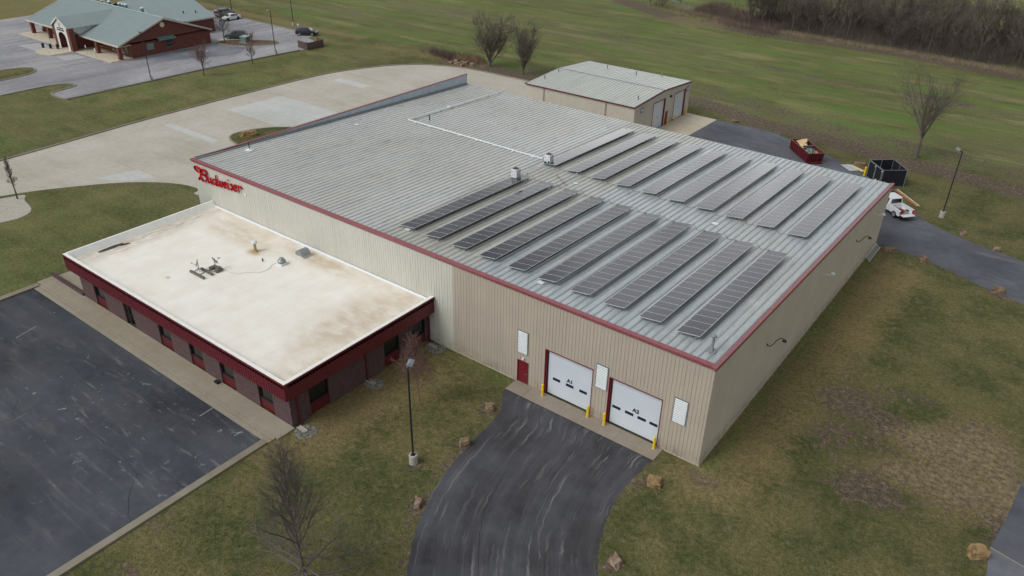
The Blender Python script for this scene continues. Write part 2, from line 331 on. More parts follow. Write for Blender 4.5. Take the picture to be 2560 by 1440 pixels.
# ------------------------------------------------------------------ mesh tools
def tag(o, label=None, cat=None, group=None, kind=None):
    if label: o['label'] = label
    if cat: o['category'] = cat
    if group: o['group'] = group
    if kind: o['kind'] = kind
    return o
def thing(name, loc, label, cat, group=None, rz=0.0):
    o = bpy.data.objects.new(name, None); o.empty_display_size = .3; COL.objects.link(o)
    o.location = loc if len(loc) == 3 else (loc[0], loc[1], 0); o.rotation_euler = (0, 0, rz)
    return tag(o, label, cat, group)
def dup(root, loc=None, rz=None, label=None, group=None, parent=None):
    c = root.copy(); COL.objects.link(c)
    if parent: c.parent = parent
    if loc is not None: c.location = loc if len(loc) == 3 else (loc[0], loc[1], 0)
    if rz is not None: c.rotation_euler = (0, 0, rz)
    if label: c['label'] = label
    if group: c['group'] = group
    for ch in list(root.children): dup(ch, parent=c)
    return c
class MB:
    def __init__(s): s.v = []; s.f = []; s.mi = []; s.uv = None
    def add(s, vs, fs, m=0):
        o = len(s.v); s.v += [tuple(map(float, q)) for q in vs]
        for f in fs: s.f.append(tuple(o+i for i in f)); s.mi.append(m)
        return s
    def box(s, a, b, m=0):
        x0, y0, z0 = a; x1, y1, z1 = b
        x0, x1 = min(x0, x1), max(x0, x1); y0, y1 = min(y0, y1), max(y0, y1); z0, z1 = min(z0, z1), max(z0, z1)
        return s.add([(x0, y0, z0), (x1, y0, z0), (x1, y1, z0), (x0, y1, z0), (x0, y0, z1), (x1, y0, z1), (x1, y1, z1), (x0, y1, z1)],
                     [(0, 3, 2, 1), (4, 5, 6, 7), (0, 1, 5, 4), (1, 2, 6, 5), (2, 3, 7, 6), (3, 0, 4, 7)], m)
    def obox(s, c, size, rz=0, rx=0, ry=0, m=0):
        M = Matrix.Translation(c) @ Matrix.Rotation(rz, 4, 'Z') @ Matrix.Rotation(ry, 4, 'Y') @ Matrix.Rotation(rx, 4, 'X')
        h = [q/2 for q in size]
        vs = [M @ Vector((sx*h[0], sy*h[1], sz*h[2])) for sz in (-1, 1) for sx, sy in ((-1, -1), (1, -1), (1, 1), (-1, 1))]
        return s.add(vs, [(0, 3, 2, 1), (4, 5, 6, 7), (0, 1, 5, 4), (1, 2, 6, 5), (2, 3, 7, 6), (3, 0, 4, 7)], m)
    def bar(s, p0, p1, w, h, m=0):
        p0, p1 = Vector(p0), Vector(p1); d = (p1-p0); q = d.to_track_quat('X', 'Z').to_matrix().to_4x4()
        M = Matrix.Translation((p0+p1)/2) @ q; L_ = d.length/2
        vs = [M @ Vector((sx*L_, sy*w/2, sz*h/2)) for sz in (-1, 1) for sx, sy in ((-1, -1), (1, -1), (1, 1), (-1, 1))]
        return s.add(vs, [(0, 3, 2, 1), (4, 5, 6, 7), (0, 1, 5, 4), (1, 2, 6, 5), (2, 3, 7, 6), (3, 0, 4, 7)], m)
    def tube(s, p0, p1, r0, r1=None, n=10, cap=True, m=0):
        r1 = r0 if r1 is None else r1
        p0, p1 = Vector(p0), Vector(p1); d = (p1-p0)
        if d.length < 1e-6: return s
        q = d.to_track_quat('Z', 'Y').to_matrix()
        vs = []
        for p, r in ((p0, r0), (p1, r1)):
            for i in range(n):
                a_ = 2*math.pi*i/n; vs.append(p+q @ Vector((math.cos(a_)*r, math.sin(a_)*r, 0)))
        fs = [(i, (i+1) % n, n+(i+1) % n, n+i) for i in range(n)]
        if cap: fs += [tuple(range(n-1, -1, -1)), tuple(range(n, 2*n))]
        return s.add(vs, fs, m)
    def lathe(s, c, prof, n=16, m=0):
        vs = []; fs = []
        for r, z in prof:
            for i in range(n): a_ = 2*math.pi*i/n; vs.append((c[0]+r*math.cos(a_), c[1]+r*math.sin(a_), c[2]+z))
        for k in range(len(prof)-1):
            for i in range(n): fs.append((k*n+i, k*n+(i+1) % n, (k+1)*n+(i+1) % n, (k+1)*n+i))
        fs.append(tuple(range(n-1, -1, -1))); fs.append(tuple((len(prof)-1)*n+i for i in range(n)))
        return s.add(vs, fs, m)
    def prism(s, poly, z0, z1, m=0):
        n = len(poly)
        A = sum(poly[i][0]*poly[(i+1) % n][1]-poly[(i+1) % n][0]*poly[i][1] for i in range(n))
        if A < 0: poly = poly[::-1]
        vs = [(p[0], p[1], z0) for p in poly]+[(p[0], p[1], z1) for p in poly]
        fs = [tuple(range(n-1, -1, -1)), tuple(range(n, 2*n))]+[(i, (i+1) % n, n+(i+1) % n, n+i) for i in range(n)]
        return s.add(vs, fs, m)
    def sheet(s, poly, z, m=0):
        n = len(poly)
        A = sum(poly[i][0]*poly[(i+1) % n][1]-poly[(i+1) % n][0]*poly[i][1] for i in range(n))
        if A < 0: poly = poly[::-1]
        return s.add([(p[0], p[1], z) for p in poly], [tuple(range(n))], m)
    def build(s, name, mats, parent=None, off=None, smooth=False):
        me = bpy.data.meshes.new(name)
        v = s.v
        if off is not None: v = [(a-off[0], b-off[1], c-off[2]) for a, b, c in v]
        me.from_pydata(v, [], s.f)
        for q in (mats if isinstance(mats, (list, tuple)) else [mats]): me.materials.append(MT[q] if isinstance(q, str) else q)
        if any(s.mi): me.polygons.foreach_set('material_index', s.mi)
        if smooth: me.polygons.foreach_set('use_smooth', [True]*len(s.f))
        me.update()
        o = bpy.data.objects.new(name, me); COL.objects.link(o)
        if parent: o.parent = parent
        return o
def bevel(o, w=.02, seg=2):
    b = o.modifiers.new('bevel', 'BEVEL'); b.width = w; b.segments = seg; b.limit_method = 'ANGLE'; return o
def text_mesh(name, txt, size, mat, parent, loc, rot, ext=.01, bold=0.0):
    cu = bpy.data.curves.new(name, 'FONT'); cu.body = txt; cu.size = size; cu.extrude = ext; cu.align_x = 'CENTER'; cu.offset = bold
    to = bpy.data.objects.new(name, cu); COL.objects.link(to)
    dg = bpy.context.evaluated_depsgraph_get(); dg.update()
    me = bpy.data.meshes.new_from_object(to.evaluated_get(dg)); bpy.data.objects.remove(to)
    me.materials.clear(); me.materials.append(MT[mat])
    o = bpy.data.objects.new(name, me); COL.objects.link(o); o.parent = parent; o.location = loc; o.rotation_euler = rot
    return o
def struct(o): o['kind'] = 'structure'; return o

# ------------------------------------------------------------------ painted ground
def seg_dist(X, Y, a, b):
    ax, ay = a; bx, by = b; dx, dy = bx-ax, by-ay; L2 = dx*dx+dy*dy+1e-9
    t_ = np.clip(((X-ax)*dx+(Y-ay)*dy)/L2, 0, 1)
    return np.hypot(X-ax-t_*dx, Y-ay-t_*dy)
def axis(lo, hi, step, far):
    a_ = list(np.arange(lo, hi+step*.5, step)); ext = step; l_, h_ = [], []
    p, q = lo, hi
    while p > -far: ext *= 1.5; p -= ext; l_.append(p)
    ext = step
    while q < far: ext *= 1.5; q += ext; h_.append(q)
    return np.array(l_[::-1]+a_+h_)
xs, ys = axis(-235, 45, .9, 2500), axis(-45, 262, .9, 2500)
X, Y = np.meshgrid(xs, ys); nx, ny = len(xs), len(ys)
PA = np.zeros((ny, nx, 3))
def blob(ch, px, py, a_, b_, ang=0, s=1.0, soft=.5):
    cx, cy = G(px, py); dx, dy = X-cx, Y-cy; ca, sa = math.cos(R(ang)), math.sin(R(ang))
    d = np.hypot((dx*ca+dy*sa)/a_, (-dx*sa+dy*ca)/b_)
    PA[:, :, ch] = np.maximum(PA[:, :, ch], s*np.clip((1+soft-d)/(2*soft), 0, 1))
def line(ch, pts, w, s=1.0, soft=.5, conv=True):
    P = GP(pts) if conv else pts; d = np.full(X.shape, 1e9)
    for i in range(len(P)-1): d = np.minimum(d, seg_dist(X, Y, P[i], P[i+1]))
    PA[:, :, ch] = np.maximum(PA[:, :, ch], s*np.clip((1+soft-d/w)/(2*soft), 0, 1))
# lush field north of the ditch, with dry and bare bands
field = np.clip((Y-(77+.02*(X+60)))/6, 0, 1)*np.clip((X+235)/30, 0, 1)*np.clip((Y-70-np.clip(-X-88, 0, 200)*.12)/8, 0, 1)
PA[:, :, 2] = field
PA[:, :, 2] = np.maximum(PA[:, :, 2], .35*((X < -50) & (X > -90) & (Y < 6)))
PA[:, :, 1] = np.maximum(PA[:, :, 1], .38*np.clip((-X-100)/6, 0, 1)*np.clip((82-Y)/8, 0, 1))
PA[:, :, 2] = np.maximum(PA[:, :, 2], .5*np.clip((-X-100)/6, 0, 1)*np.clip((82-Y)/8, 0, 1))
blob(1, 1000, 880, 6, 7, 0, .8, .6); blob(1, 880, 1000, 5, 8, 0, .9, .6); blob(1, 1100, 1100, 6, 6, 0, .3)
blob(1, 2000, 800, 4, 30, 0, .6); line(1, [(1800, 1190), (2230, 680)], 3.5, .75)
blob(1, 100, 20, 40, 25, 0, .95)
line(0, [(1120, 150), (1200, 165), (1330, 196), (1480, 210), (1740, 252), (1900, 308), (2050, 345), (2200, 390), (2400, 440), (2700, 520)], 2.6, .95)
line(0, [(1350, 175), (1740, 222), (1900, 268), (2100, 330), (2400, 400), (2700, 470)], 4.5, .5)
line(0, [(1900, 165), (2100, 205), (2300, 240), (2420, 260)], 2.5, .5); line(0, [(1500, 85), (1650, 105), (1760, 125)], 2.5, .5)
line(0, [(1560, 5), (1700, 50), (1800, 62), (1900, 85), (2050, 105), (2250, 135), (2600, 205)], 3.5, .8)
line(1, [(480, 5), (600, 32), (760, 68), (900, 92)], 2.2, 1.0, .7); line(0, [(490, 16), (620, 38), (760, 75), (880, 98)], .8, .5)
line(1, [(1000, 118), (1100, 140), (1180, 165)], 5, .6); blob(0, 1060, 120, 8, 2, 0, .5)
line(1, [(1180, 20), (1330, 40), (1500, 60)], 3, .6); line(1, [(1700, 50), (1780, 62)], 6, .9); blob(1, 1740, 52, 7, 4, 0, .9)
wood = np.clip((Y-149)/4, 0, 1)*np.clip((190-Y)/6, 0, 1)*np.clip((X+64)/6, 0, 1)
PA[:, :, 0] = np.maximum(PA[:, :, 0], .85*wood)
# torn-up patch right of the warehouse
for q in ((2330, 1110, 3.2, 2.2), (2450, 1130, 2.6, 3.2), (2390, 1210, 3.4, 3), (2270, 1190, 2.0, 1.8), (2500, 1220, 1.5, 3)): blob(1, q[0], q[1], q[2]*1.1, q[3]*1.1, 20, 1.25, .7); blob(0, q[0], q[1], q[2]*1.2, q[3]*1.2, 20, .8, .8)
blob(0, 2130, 1010, 3.6, 2.8, 0, .8, .8); blob(0, 2070, 1090, 2.4, 3.2, 0, .62, .8); blob(0, 2230, 1060, 3, 2.4, 0, .78, .8)
blob(0, 2170, 1225, 3.4, 2.2, 20, .8, .7); blob(0, 2290, 1000, 3.6, 1.5, 0, .55); blob(0, 2180, 1100, 2.4, 2.4, 0, .55); blob(0, 2120, 930, 1.6, 2.2, 0, .42); blob(0, 2480, 1300, 1.4, 3, 0, .5)
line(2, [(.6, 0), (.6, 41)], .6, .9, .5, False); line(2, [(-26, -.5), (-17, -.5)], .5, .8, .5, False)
blob(0, 2420, 700, 1.2, 5, 60, .45); blob(0, 2250, 760, 2.5, 4, 40, .32)
blob(0, 1760, 1200, 2.2, 1, 0, .55); blob(0, 400, 1300, 2.5, 1.2, 0, .45); blob(0, 300, 1420, 2, 1, 0, .5)
# worn verge of the drives
line(0, [(1250, 985), (1240, 1060), (1180, 1102), (1120, 1155), (1075, 1215), (1040, 1275), (1020, 1340), (1005, 1440)], .6, .55)
line(0, [(1640, 1160), (1600, 1195), (1560, 1235), (1525, 1285), (1510, 1340), (1500, 1440)], .6, .5)
line(0, [(2190, 612), (2290, 645), (2400, 694), (2560, 770)], .7, .5); line(0, [(2290, 540), (2400, 590), (2560, 652)], .5, .45)
line(0, [(0, 410), (250, 331), (520, 260), (740, 205), (900, 172)], .5, .55); line(0, [(200, 467), (370, 459), (480, 470)], .7, .5)
line(0, [(90, 712), (160, 680)], .8, .7); line(0, [(2560, 1200), (2478, 1355)], .8, .7)
for q in [(1219, 1028), (1161, 1112), (1038, 1262), (1632, 1212), (1533, 1415), (2438, 1392), (2310, 655), (2494, 733), (1036, 1165)]:
    blob(0, q[0], q[1], .75, .75, 0, .95)
me = bpy.data.meshes.new('ground')
vv = np.stack([X.ravel(), Y.ravel(), np.zeros(X.size)], 1)
idx = np.arange(nx*ny).reshape(ny, nx)
q = np.stack([idx[:-1, :-1].ravel(), idx[:-1, 1:].ravel(), idx[1:, 1:].ravel(), idx[1:, :-1].ravel()], 1)
me.vertices.add(len(vv)); me.vertices.foreach_set('co', vv.ravel()); me.loops.add(q.size); me.loops.foreach_set('vertex_index', q.ravel())
me.polygons.add(len(q)); me.polygons.foreach_set('loop_start', np.arange(0, q.size, 4)); me.update(calc_edges=True)
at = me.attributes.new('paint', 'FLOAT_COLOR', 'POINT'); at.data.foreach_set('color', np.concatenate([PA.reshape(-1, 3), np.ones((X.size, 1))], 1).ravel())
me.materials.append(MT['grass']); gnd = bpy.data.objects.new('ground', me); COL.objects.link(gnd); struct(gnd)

def smooth_poly(pts, k=3):
    out = []
    n = len(pts)
    for i in range(n-1):
        p0, p1, p2, p3 = pts[max(i-1, 0)], pts[i], pts[i+1], pts[min(i+2, n-1)]
        for j in range(k):
            t_ = j/k
            out.append(tuple(.5*((2*p1[a_])+(-p0[a_]+p2[a_])*t_+(2*p0[a_]-5*p1[a_]+4*p2[a_]-p3[a_])*t_*t_+(-p0[a_]+3*p1[a_]-3*p2[a_]+p3[a_])*t_**3) for a_ in (0, 1)))
    out.append(pts[-1]); return out
def flat(name, poly, z, mat): return struct(MB().sheet(poly, z).build(name, mat))
def kerb(pts, w, h, name='kerb', mat='kerb', z0=0.0):
    b = MB(); P = [Vector((p[0], p[1])) for p in pts]; Lf, Rt = [], []
    for i, p in enumerate(P):
        d = (P[min(i+1, len(P)-1)]-P[max(i-1, 0)]); d.normalize(); nrm = Vector((-d.y, d.x)); Lf.append(p+nrm*w/2); Rt.append(p-nrm*w/2)
    for i in range(len(P)-1):
        a_, b_, c_q, d_ = Lf[i], Lf[i+1], Rt[i+1], Rt[i]
        b.add([(q.x, q.y, z0) for q in (d_, c_q, b_, a_)]+[(q.x, q.y, h) for q in (d_, c_q, b_, a_)],
              [(4, 5, 6, 7), (0, 1, 5, 4), (2, 3, 7, 6)]+([(3, 0, 4, 7)] if i == 0 else [])+([(1, 2, 6, 5)] if i == len(P)-2 else []))
    return struct(b.build(name, mat))

# truck court concrete (wraps the west and north of the warehouse)
outer = smooth_poly([(-101.2, -30), (-101.6, -4.8), (-103.1, 20), (-103.0, 47), (-102.2, 55), (-99.3, 63.5), (-96, 68.5), (-91.9, 71.8), (-86, 74), (-79.8, 74.6), (-69.6, 74.9), (-58.9, 75.2)], 4)
inner = smooth_poly([(-72.0, 5.6), (-72.8, 6.8), (-76, 6.2), (-79.7, 4.0), (-82.6, 1.2), (-85.1, -2.2), (-87.5, -6), (-89.4, -10), (-92.5, -17), (-95, -30)], 3)
court = outer+[(-58.9, 58.4), (-33.6, 58.4), (-33.6, 45.9), (-60.95, 45.9), (-60.95, 6.0)]+inner
flat('truck_court', court, .004, 'conc_drive')
kerb([(p[0]-.1, p[1]) if p[1] < 60 else (p[0], p[1]+.1) for p in outer], .3, .16)
for k_, pl in enumerate(([(-98.6, 17.9), (-98.5, 19.2), (-86.1, 19.1), (-86.1, 17.9)], [(-97.8, 28.8), (-97.6, 39.5), (-83.2, 39.5), (-83.2, 28.8)],
          [(-98.3, 51.7), (-98.3, 53.8), (-90.5, 53.8), (-90.5, 51.7)], [(-86, .3), (-84.6, 5.4), (-80.6, 5.4), (-80.9, 4.4), (-82.5, 2.0)])):
    flat('concrete_patch', pl, .008, 'conc_new')
# planted island between court and west wall
isl = smooth_poly([(-63, 17.6), (-74, 18.2), (-82, 19.6), (-85.2, 20.4), (-86.5, 21.4), (-86.9, 22.5), (-86.6, 24.4), (-85.6, 26.7), (-83.4, 29.2), (-78, 32.5), (-70, 34.5), (-63, 35)], 3)
flat('island_lawn', isl, .1, 'grass')
kerb(isl, .25, .15)
flat('shed_apron', [(-38.9, 58.4), (-38.9, 77.0), (-33.5, 76.75), (-33.6, 58.4)], .012, 'conc_apron2')
# back lane
lo = smooth_poly([(-33.5, 76.7), (-28, 76.9), (-23.7, 76.6), (-21.4, 75.4), (-14.1, 72.2), (-10.6, 69.7), (-6.8, 67.2), (-1.9, 62.5), (1.8, 57.9), (4.5, 55.7), (7.2, 54.5), (9.6, 53.5), (11.7, 53.0), (14.2, 52.2), (25, 48), (40, 40)], 3)
li = smooth_poly([(34, 28), (24, 37.2), (15.5, 41.7), (13.2, 42.6), (11.3, 43.2), (9.2, 44.2), (4.3, 46.0), (.1, 46.5), (-2, 46.4)], 3)
flat('back_lane', lo+li+[(-33.6, 46.2)], .006, 'asph_back')
flat('side_lane', [(19.2, 20), (19.3, 13.7), (18.9, 8.2), (18.55, 5.4), (18.5, 4.9), (32, 2), (32, 22)], .006, 'asph_back')
flat('side_lane', [(18.5, 4.85), (18.6, 3.4), (18.8, 1.5), (19, -6), (32, -8), (32, 1.95)], .005, 'asph_br')
flat('pavement_joint', [(18.5, 5.0), (18.5, 4.86), (32, 1.96), (32, 2.1)], .011, 'kerb')
# front drive with curved UV
Lp = smooth_poly([(-16.73, -1.57), (-16.2, -2.6), (-15.2, -4.2), (-15.0, -5.4), (-14.62, -8.3), (-14.3, -10.8), (-13.7, -13.4), (-12.9, -15.5), (-11.9, -17.4), (-10.6, -19.4), (-9.0, -21.4), (-5, -25.6), (0, -29)], 6)
Rp = smooth_poly([(-2.85, -1.56), (-3.0, -2.4), (-3.07, -3.7), (-3.1, -5.6), (-2.83, -7.5), (-2.3, -9.4), (-1.6, -11.2), (-1.05, -12.2), (-.5, -13.0), (.4, -14.2), (1.6, -15.5), (4.5, -18), (8, -20)], 6)
b = MB(); uvs = []
nv = 14
rj = random.Random(4)
Lp = [(p[0]+rj.uniform(-.07, .07), p[1]) if i > 2 else p for i, p in enumerate(Lp)]
Rp = [(p[0]+rj.uniform(-.07, .07), p[1]) if i > 2 else p for i, p in enumerate(Rp)]
for i in range(len(Lp)-1):
    for j in range(nv):
        def P_(ii, jj):
            f_ = jj/nv; return (Lp[ii][0]*(1-f_)+Rp[ii][0]*f_, Lp[ii][1]*(1-f_)+Rp[ii][1]*f_, .006)
        b.add([P_(i, j), P_(i+1, j), P_(i+1, j+1), P_(i, j+1)], [(0, 1, 2, 3)])
        uvs += [(i*.5, j/nv), ((i+1)*.5, j/nv), ((i+1)*.5, (j+1)/nv), (i*.5, (j+1)/nv)]
dr = struct(b.build('front_drive', 'asph_front')); ul = dr.data.uv_layers.new(name='UVMap'); ul.data.foreach_set('uv', np.array(uvs).ravel())
b = MB()
for i in range(8):
    x0 = -16.73+i*1.735; b.box((x0+.012, -1.57, 0), (x0+1.723, -.003, .05))
b.box((-16.73, -1.57, 0), (-2.85, -.004, .038))
struct(b.build('dock_apron', 'conc_apron'))
# left parking lot, sidewalk
flat('parking_lot', [(-63.2, -18.0), (-27.15, -18.0), (-27.15, -80), (-63.2, -80)], .006, 'asph_lot')
b = MB(); b.box((-27.15, -80, 0), (-26.55, -18.0, .15)); b.box((-26.95, -80, 0), (-26.56, -18, .152)); struct(b.build('kerb', 'kerb'))
b = MB(); b.box((-63.9, -80, 0), (-63.2, -17.4, .15)); struct(b.build('kerb', 'kerb'))
b = MB(); b.box((-64.1, -17.25, 0), (-26.25, -15.66, .14)); struct(b.build('sidewalk', 'conc_walk'))
b = MB(); b.box((-63.2, -17.5, 0), (-26.5, -17.27, .12)); b.box((-63.2, -18.0, 0), (-26.55, -17.52, .05)); struct(b.build('gutter', 'conc_walk'))
flat('entry_slab', [(-64.0, -15.2), (-63.8, -12.6), (-58.0, -11.0), (-57.75, -15.2)], .05, 'conc_walk')
flat('gravel_bed', smooth_poly(GP([(-80, 505), (0, 497), (60, 487), (61, 500), (72, 512), (78, 522), (72, 533), (45, 546), (0, 557), (-80, 575)]), 3), .01, 'gravel')
# far parking lot
far = [(-133.0, -20), (-133.0, 8.8)]+smooth_poly([(-133.0, 13.6), (-132.8, 17), (-132.0, 19.2), (-130.5, 20.2), (-129.3, 19.4), (-128.8, 17.5), (-128.4, 15.4), (-127, 14.6), (-124, 14.5)], 3)+[(-122.6, 14.8)]+[(-122.3, 40), (-120.6, 62.5), (-120.9, 66), (-123.2, 69.4), (-128.2, 71.2), (-129.4, 74.0), (-156.9, 74.5), (-196, 74.9), (-196, 33), (-196, -20)]
flat('far_parking_lot', far, .006, 'asph_far')
kerb([(-122.5, 14.8), (-122.25, 40), (-120.55, 62.5)], .3, .14)
kerb([(-129.2, 74.1), (-156.9, 74.6), (-196, 75.0)], .3, .14)
kerb(far[1:30], .3, .14)
tng = smooth_poly(GP([(-60, 190), (0, 177), (50, 171), (80, 171), (88, 176), (80, 183), (45, 193), (0, 203), (-60, 220)]), 3)
flat('island_lawn', tng, .1, 'grass'); kerb(tng, .3, .14)
pisl = smooth_poly([(-139.2, 55.2), (-139.3, 58.0), (-135.9, 61.3), (-131.5, 64.2), (-129.6, 63.9), (-129.2, 62.2), (-131.4, 58.4), (-134.0, 56.2), (-137.0, 55.2), (-139.2, 55.2)], 3)
flat('island_lawn', pisl, .1, 'soil'); kerb(pisl, .25, .15)
flat('concrete_pad', [(-141.6, 56.6), (-142.0, 63.0), (-137.2, 63.6), (-136.4, 60.9), (-139.4, 57.6)], .012, 'conc_drive')
flat('dark_repair', [(-139.0, 38), (-139.0, 55), (-134.4, 55.4), (-131, 57), (-127.5, 52), (-134, 38)], .01, asphalt('darker_asphalt', (104, 108, 118), (136, 138, 146), (.5, .1, 1), 0, False, .5))
b = MB()
b.box((-178, 31.9, 0), (-139.6, 36.6, .15)); b.prism(smooth_poly([(-160.5, 31.9), (-160.2, 27.6), (-158.5, 26.6), (-154.8, 26.8), (-153.6, 28), (-153.4, 31.9)], 3), 0, .151)
struct(b.build('porch_slab', 'conc_apron2'))
b = MB()
for i in range(6): b.box((-177.5+i*2.75, 25.2, .008), (-177.4+i*2.75, 30.8, .011))
for i in range(9): b.add([(-167.4+i*.75, 27.0, .012), (-167.1+i*.75, 27.0, .012), (-165.6+i*.75, 31.0, .012), (-165.9+i*.75, 31.0, .012)], [(0, 1, 2, 3)])
for i in range(6): b.add([(-152.3+i*.7, 27.4, .012), (-152.05+i*.7, 27.4, .012), (-150.9+i*.7, 31.0, .012), (-151.15+i*.7, 31.0, .012)], [(0, 1, 2, 3)])
for x0 in (-148.2, -145.4, -142.6): b.box((x0, 25.4, .008), (x0+.1, 31, .011))
for i in range(8): b.box((-155.2+i*3.0, 69.0, .008), (-155.1+i*3.0, 74.0, .011))
struct(b.build('parking_markings', 'paintline'))
b = MB(); cr = random.Random(8)
def crack(px, w=.032, z=.012):
    P = GP(px); Q = []
    for i in range(len(P)-1):
        for k_ in range(5):
            t_ = k_/5; Q.append((P[i][0]*(1-t_)+P[i+1][0]*t_+cr.uniform(-.06, .06), P[i][1]*(1-t_)+P[i+1][1]*t_+cr.uniform(-.06, .06)))
    Q.append(P[-1])
    for i in range(len(Q)-1):
        a_, c_q = Vector((*Q[i], z)), Vector((*Q[i+1], z)); d = c_q-a_; n_ = Vector((-d.y, d.x, 0)).normalized()*w*cr.uniform(.35, .6)
        b.add([a_-n_, c_q-n_, c_q+n_, a_+n_], [(0, 1, 2, 3)])
crack([(0, 1060), (50, 1038), (110, 1005)]); crack([(210, 1070), (300, 1130), (342, 1188), (325, 1230), (320, 1290), (325, 1318)]); crack([(342, 1188), (372, 1182)], .03)
crack([(405, 1175), (440, 1200), (466, 1226)]); crack([(28, 1042), (45, 995)], .03)
crack([(1262, 1180), (1238, 1225), (1215, 1270), (1200, 1330), (1194, 1440)]); crack([(1180, 1170), (1240, 1185)], .02)
struct(b.build('pavement_cracks', 'crack'))
# faint leftover paint stripes on the left lot and tyre scuffs by the drive
b = MB()
for (a_, c_q) in (((40, 845), (92, 815)), ((500, 1040), (535, 1018)), ((585, 1090), (600, 1082))):
    p, q_ = G(*a_), G(*c_q); b.bar((p[0], p[1], .009), (q_[0], q_[1], .009), .1, .004)
struct(b.build('worn_stall_lines', plain('worn_line', (128, 132, 136), .9, var=.3, scale=4)))
# stream
b = MB(); P = smooth_poly(GP([(1660, -6), (1690, 4), (1715, 14), (1740, 24), (1765, 33), (1785, 38)]), 4)
st_ = kerb(P, .8, .02, 'stream', 'water')

# ------------------------------------------------------------------ ribbed panels
def profile(u0, u1, pitch, ribw, topw, h, phase=0.0, extra=()):
    """list of (u, depth) along a ribbed sheet"""
    pts = [(u0, 0.0)]
    k_ = math.floor((u0-phase)/pitch)-1
    while True:
        c = phase+k_*pitch
        if c-ribw/2 > u1: break
        for du, dd in ((-ribw/2, 0), (-topw/2, h), (topw/2, h), (ribw/2, 0)):
            u = c+du
            if u0 < u < u1: pts.append((u, dd))
        k_ += 1
    pts.append((u1, 0.0))
    pts.sort()
    def dep(u):
        for i in range(len(pts)-1):
            if pts[i][0] <= u <= pts[i+1][0]:
                w_ = pts[i+1][0]-pts[i][0]; return pts[i][1] if w_ < 1e-9 else pts[i][1]+(pts[i+1][1]-pts[i][1])*(u-pts[i][0])/w_
        return 0
    ex = [(e, dep(e)) for e in extra if u0 < e < u1]
    return sorted(pts+ex)
def ribwall(mb, fn, u0, u1, zb, zt, pitch=.305, ribw=.065, topw=.025, h=.028, openings=(), phase=0.0, m=0):
    """fn(u, d, z) -> world point; zt can be a function of u; openings (u0,u1,z0,z1)"""
    ex = [o[0] for o in openings]+[o[1] for o in openings]
    P = profile(u0, u1, pitch, ribw, topw, h, phase, ex)
    ztf = zt if callable(zt) else (lambda u: zt)
    for i in range(len(P)-1):
        (a_, da), (c_q, dc) = P[i], P[i+1]
        if c_q-a_ < 1e-6: continue
        mid = (a_+c_q)/2; iv = [(zb, None)]
        cuts = sorted([(o[2], o[3]) for o in openings if o[0] < mid < o[1]])
        segs = []; cur = zb
        for z0, z1 in cuts:
            if z0 > cur+1e-6: segs.append((cur, z0, cur, z0))
            cur = z1
        segs.append((cur, ztf(a_), cur, ztf(c_q)))
        for s0, s1, t0, t1 in segs:
            mb.add([fn(a_, da, s0), fn(c_q, dc, t0), fn(c_q, dc, t1), fn(a_, da, s1)], [(0, 1, 2, 3)], m)

# ------------------------------------------------------------------ warehouse
W, D, H0, HB = 60.95, 45.93, 8.86, 7.40
KS = (H0-HB)/D
def RZ(y): return H0-KS*y
WH = thing('warehouse', (0, 0, 0), 'large beige ribbed metal warehouse with low grey roof, red trim and two white overhead doors', 'warehouse')
A1 = (-13.82, -9.43, .05, 4.38); A2 = (-7.88, -3.47, .05, 4.38); DM = (-16.64, -15.5, .05, 2.25)
LV = [(-16.6, -15.66), (-9.09, -8.13), (-2.5, -1.5)]
ops = [A1, A2, DM]
b = MB(); ribwall(b, lambda u, d, z: (u, -d, z), -23.63, 0, 0, H0, openings=ops, phase=.1)
b.build('front_wall', 'wall_taupe', WH)
b = MB(); ribwall(b, lambda u, d, z: (u, -d, z), -W, -23.63, 0, H0, phase=.1)
tag(b.build('front_wall', 'wall_pale', WH), 'paler newer-looking left length of the front wall')
b = MB(); ribwall(b, lambda u, d, z: (d, u, z), 0, D, 0, RZ, phase=.15)
b.build('side_wall', 'wall_side', WH)
b = MB(); ribwall(b, lambda u, d, z: (-W-d, D-u, z), 0, D, 0, H0, phase=.15); b.build('side_wall', 'wall_pale', WH)
b = MB(); ribwall(b, lambda u, d, z: (-u, D+d, z), 0, W, 0, HB-.02, phase=.1); b.build('back_wall', 'wall_side', WH)
# roof
b = MB(); P = profile(-W+.05, -.08, .61, .19, .06, .07, -.3)
for i in range(len(P)-1):
    (a_, da), (c_q, dc) = P[i], P[i+1]
    ysp = [.05, 7.7, 15.4, 23.0, 30.6, 38.3, D+.25]
    for k_ in range(6):
        y0, y1 = ysp[k_], ysp[k_+1]+.02; e = .004*(k_ % 2)
        b.add([(a_, y0, RZ(y0)+da+e), (c_q, y0, RZ(y0)+dc+e), (c_q, y1, RZ(y1)+dc+e), (a_, y1, RZ(y1)+da+e)], [(0, 1, 2, 3)])
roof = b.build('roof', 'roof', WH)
b = MB(); b.box((-W-.1, -.16, H0-.03), (.05, .26, H0+.12)); b.box((-W-.1, -.1, H0-.16), (.05, -.045, H0-.032)); b.build('front_cap', 'red_trim', WH)
b = MB()
for dz0, dz1, x0, x1 in ((-.0, .15, -.12, .16), (-.14, -.002, .05, .15)):
    y0, y1 = -.3, D+.3
    b.add([(x0, y0, RZ(y0)+dz0), (x1, y0, RZ(y0)+dz0), (x1, y1, RZ(y1)+dz0), (x0, y1, RZ(y1)+dz0), (x0, y0, RZ(y0)+dz1), (x1, y0, RZ(y0)+dz1), (x1, y1, RZ(y1)+dz1), (x0, y1, RZ(y1)+dz1)],
          [(0, 3, 2, 1), (4, 5, 6, 7), (0, 1, 5, 4), (1, 2, 6, 5), (2, 3, 7, 6), (3, 0, 4, 7)])
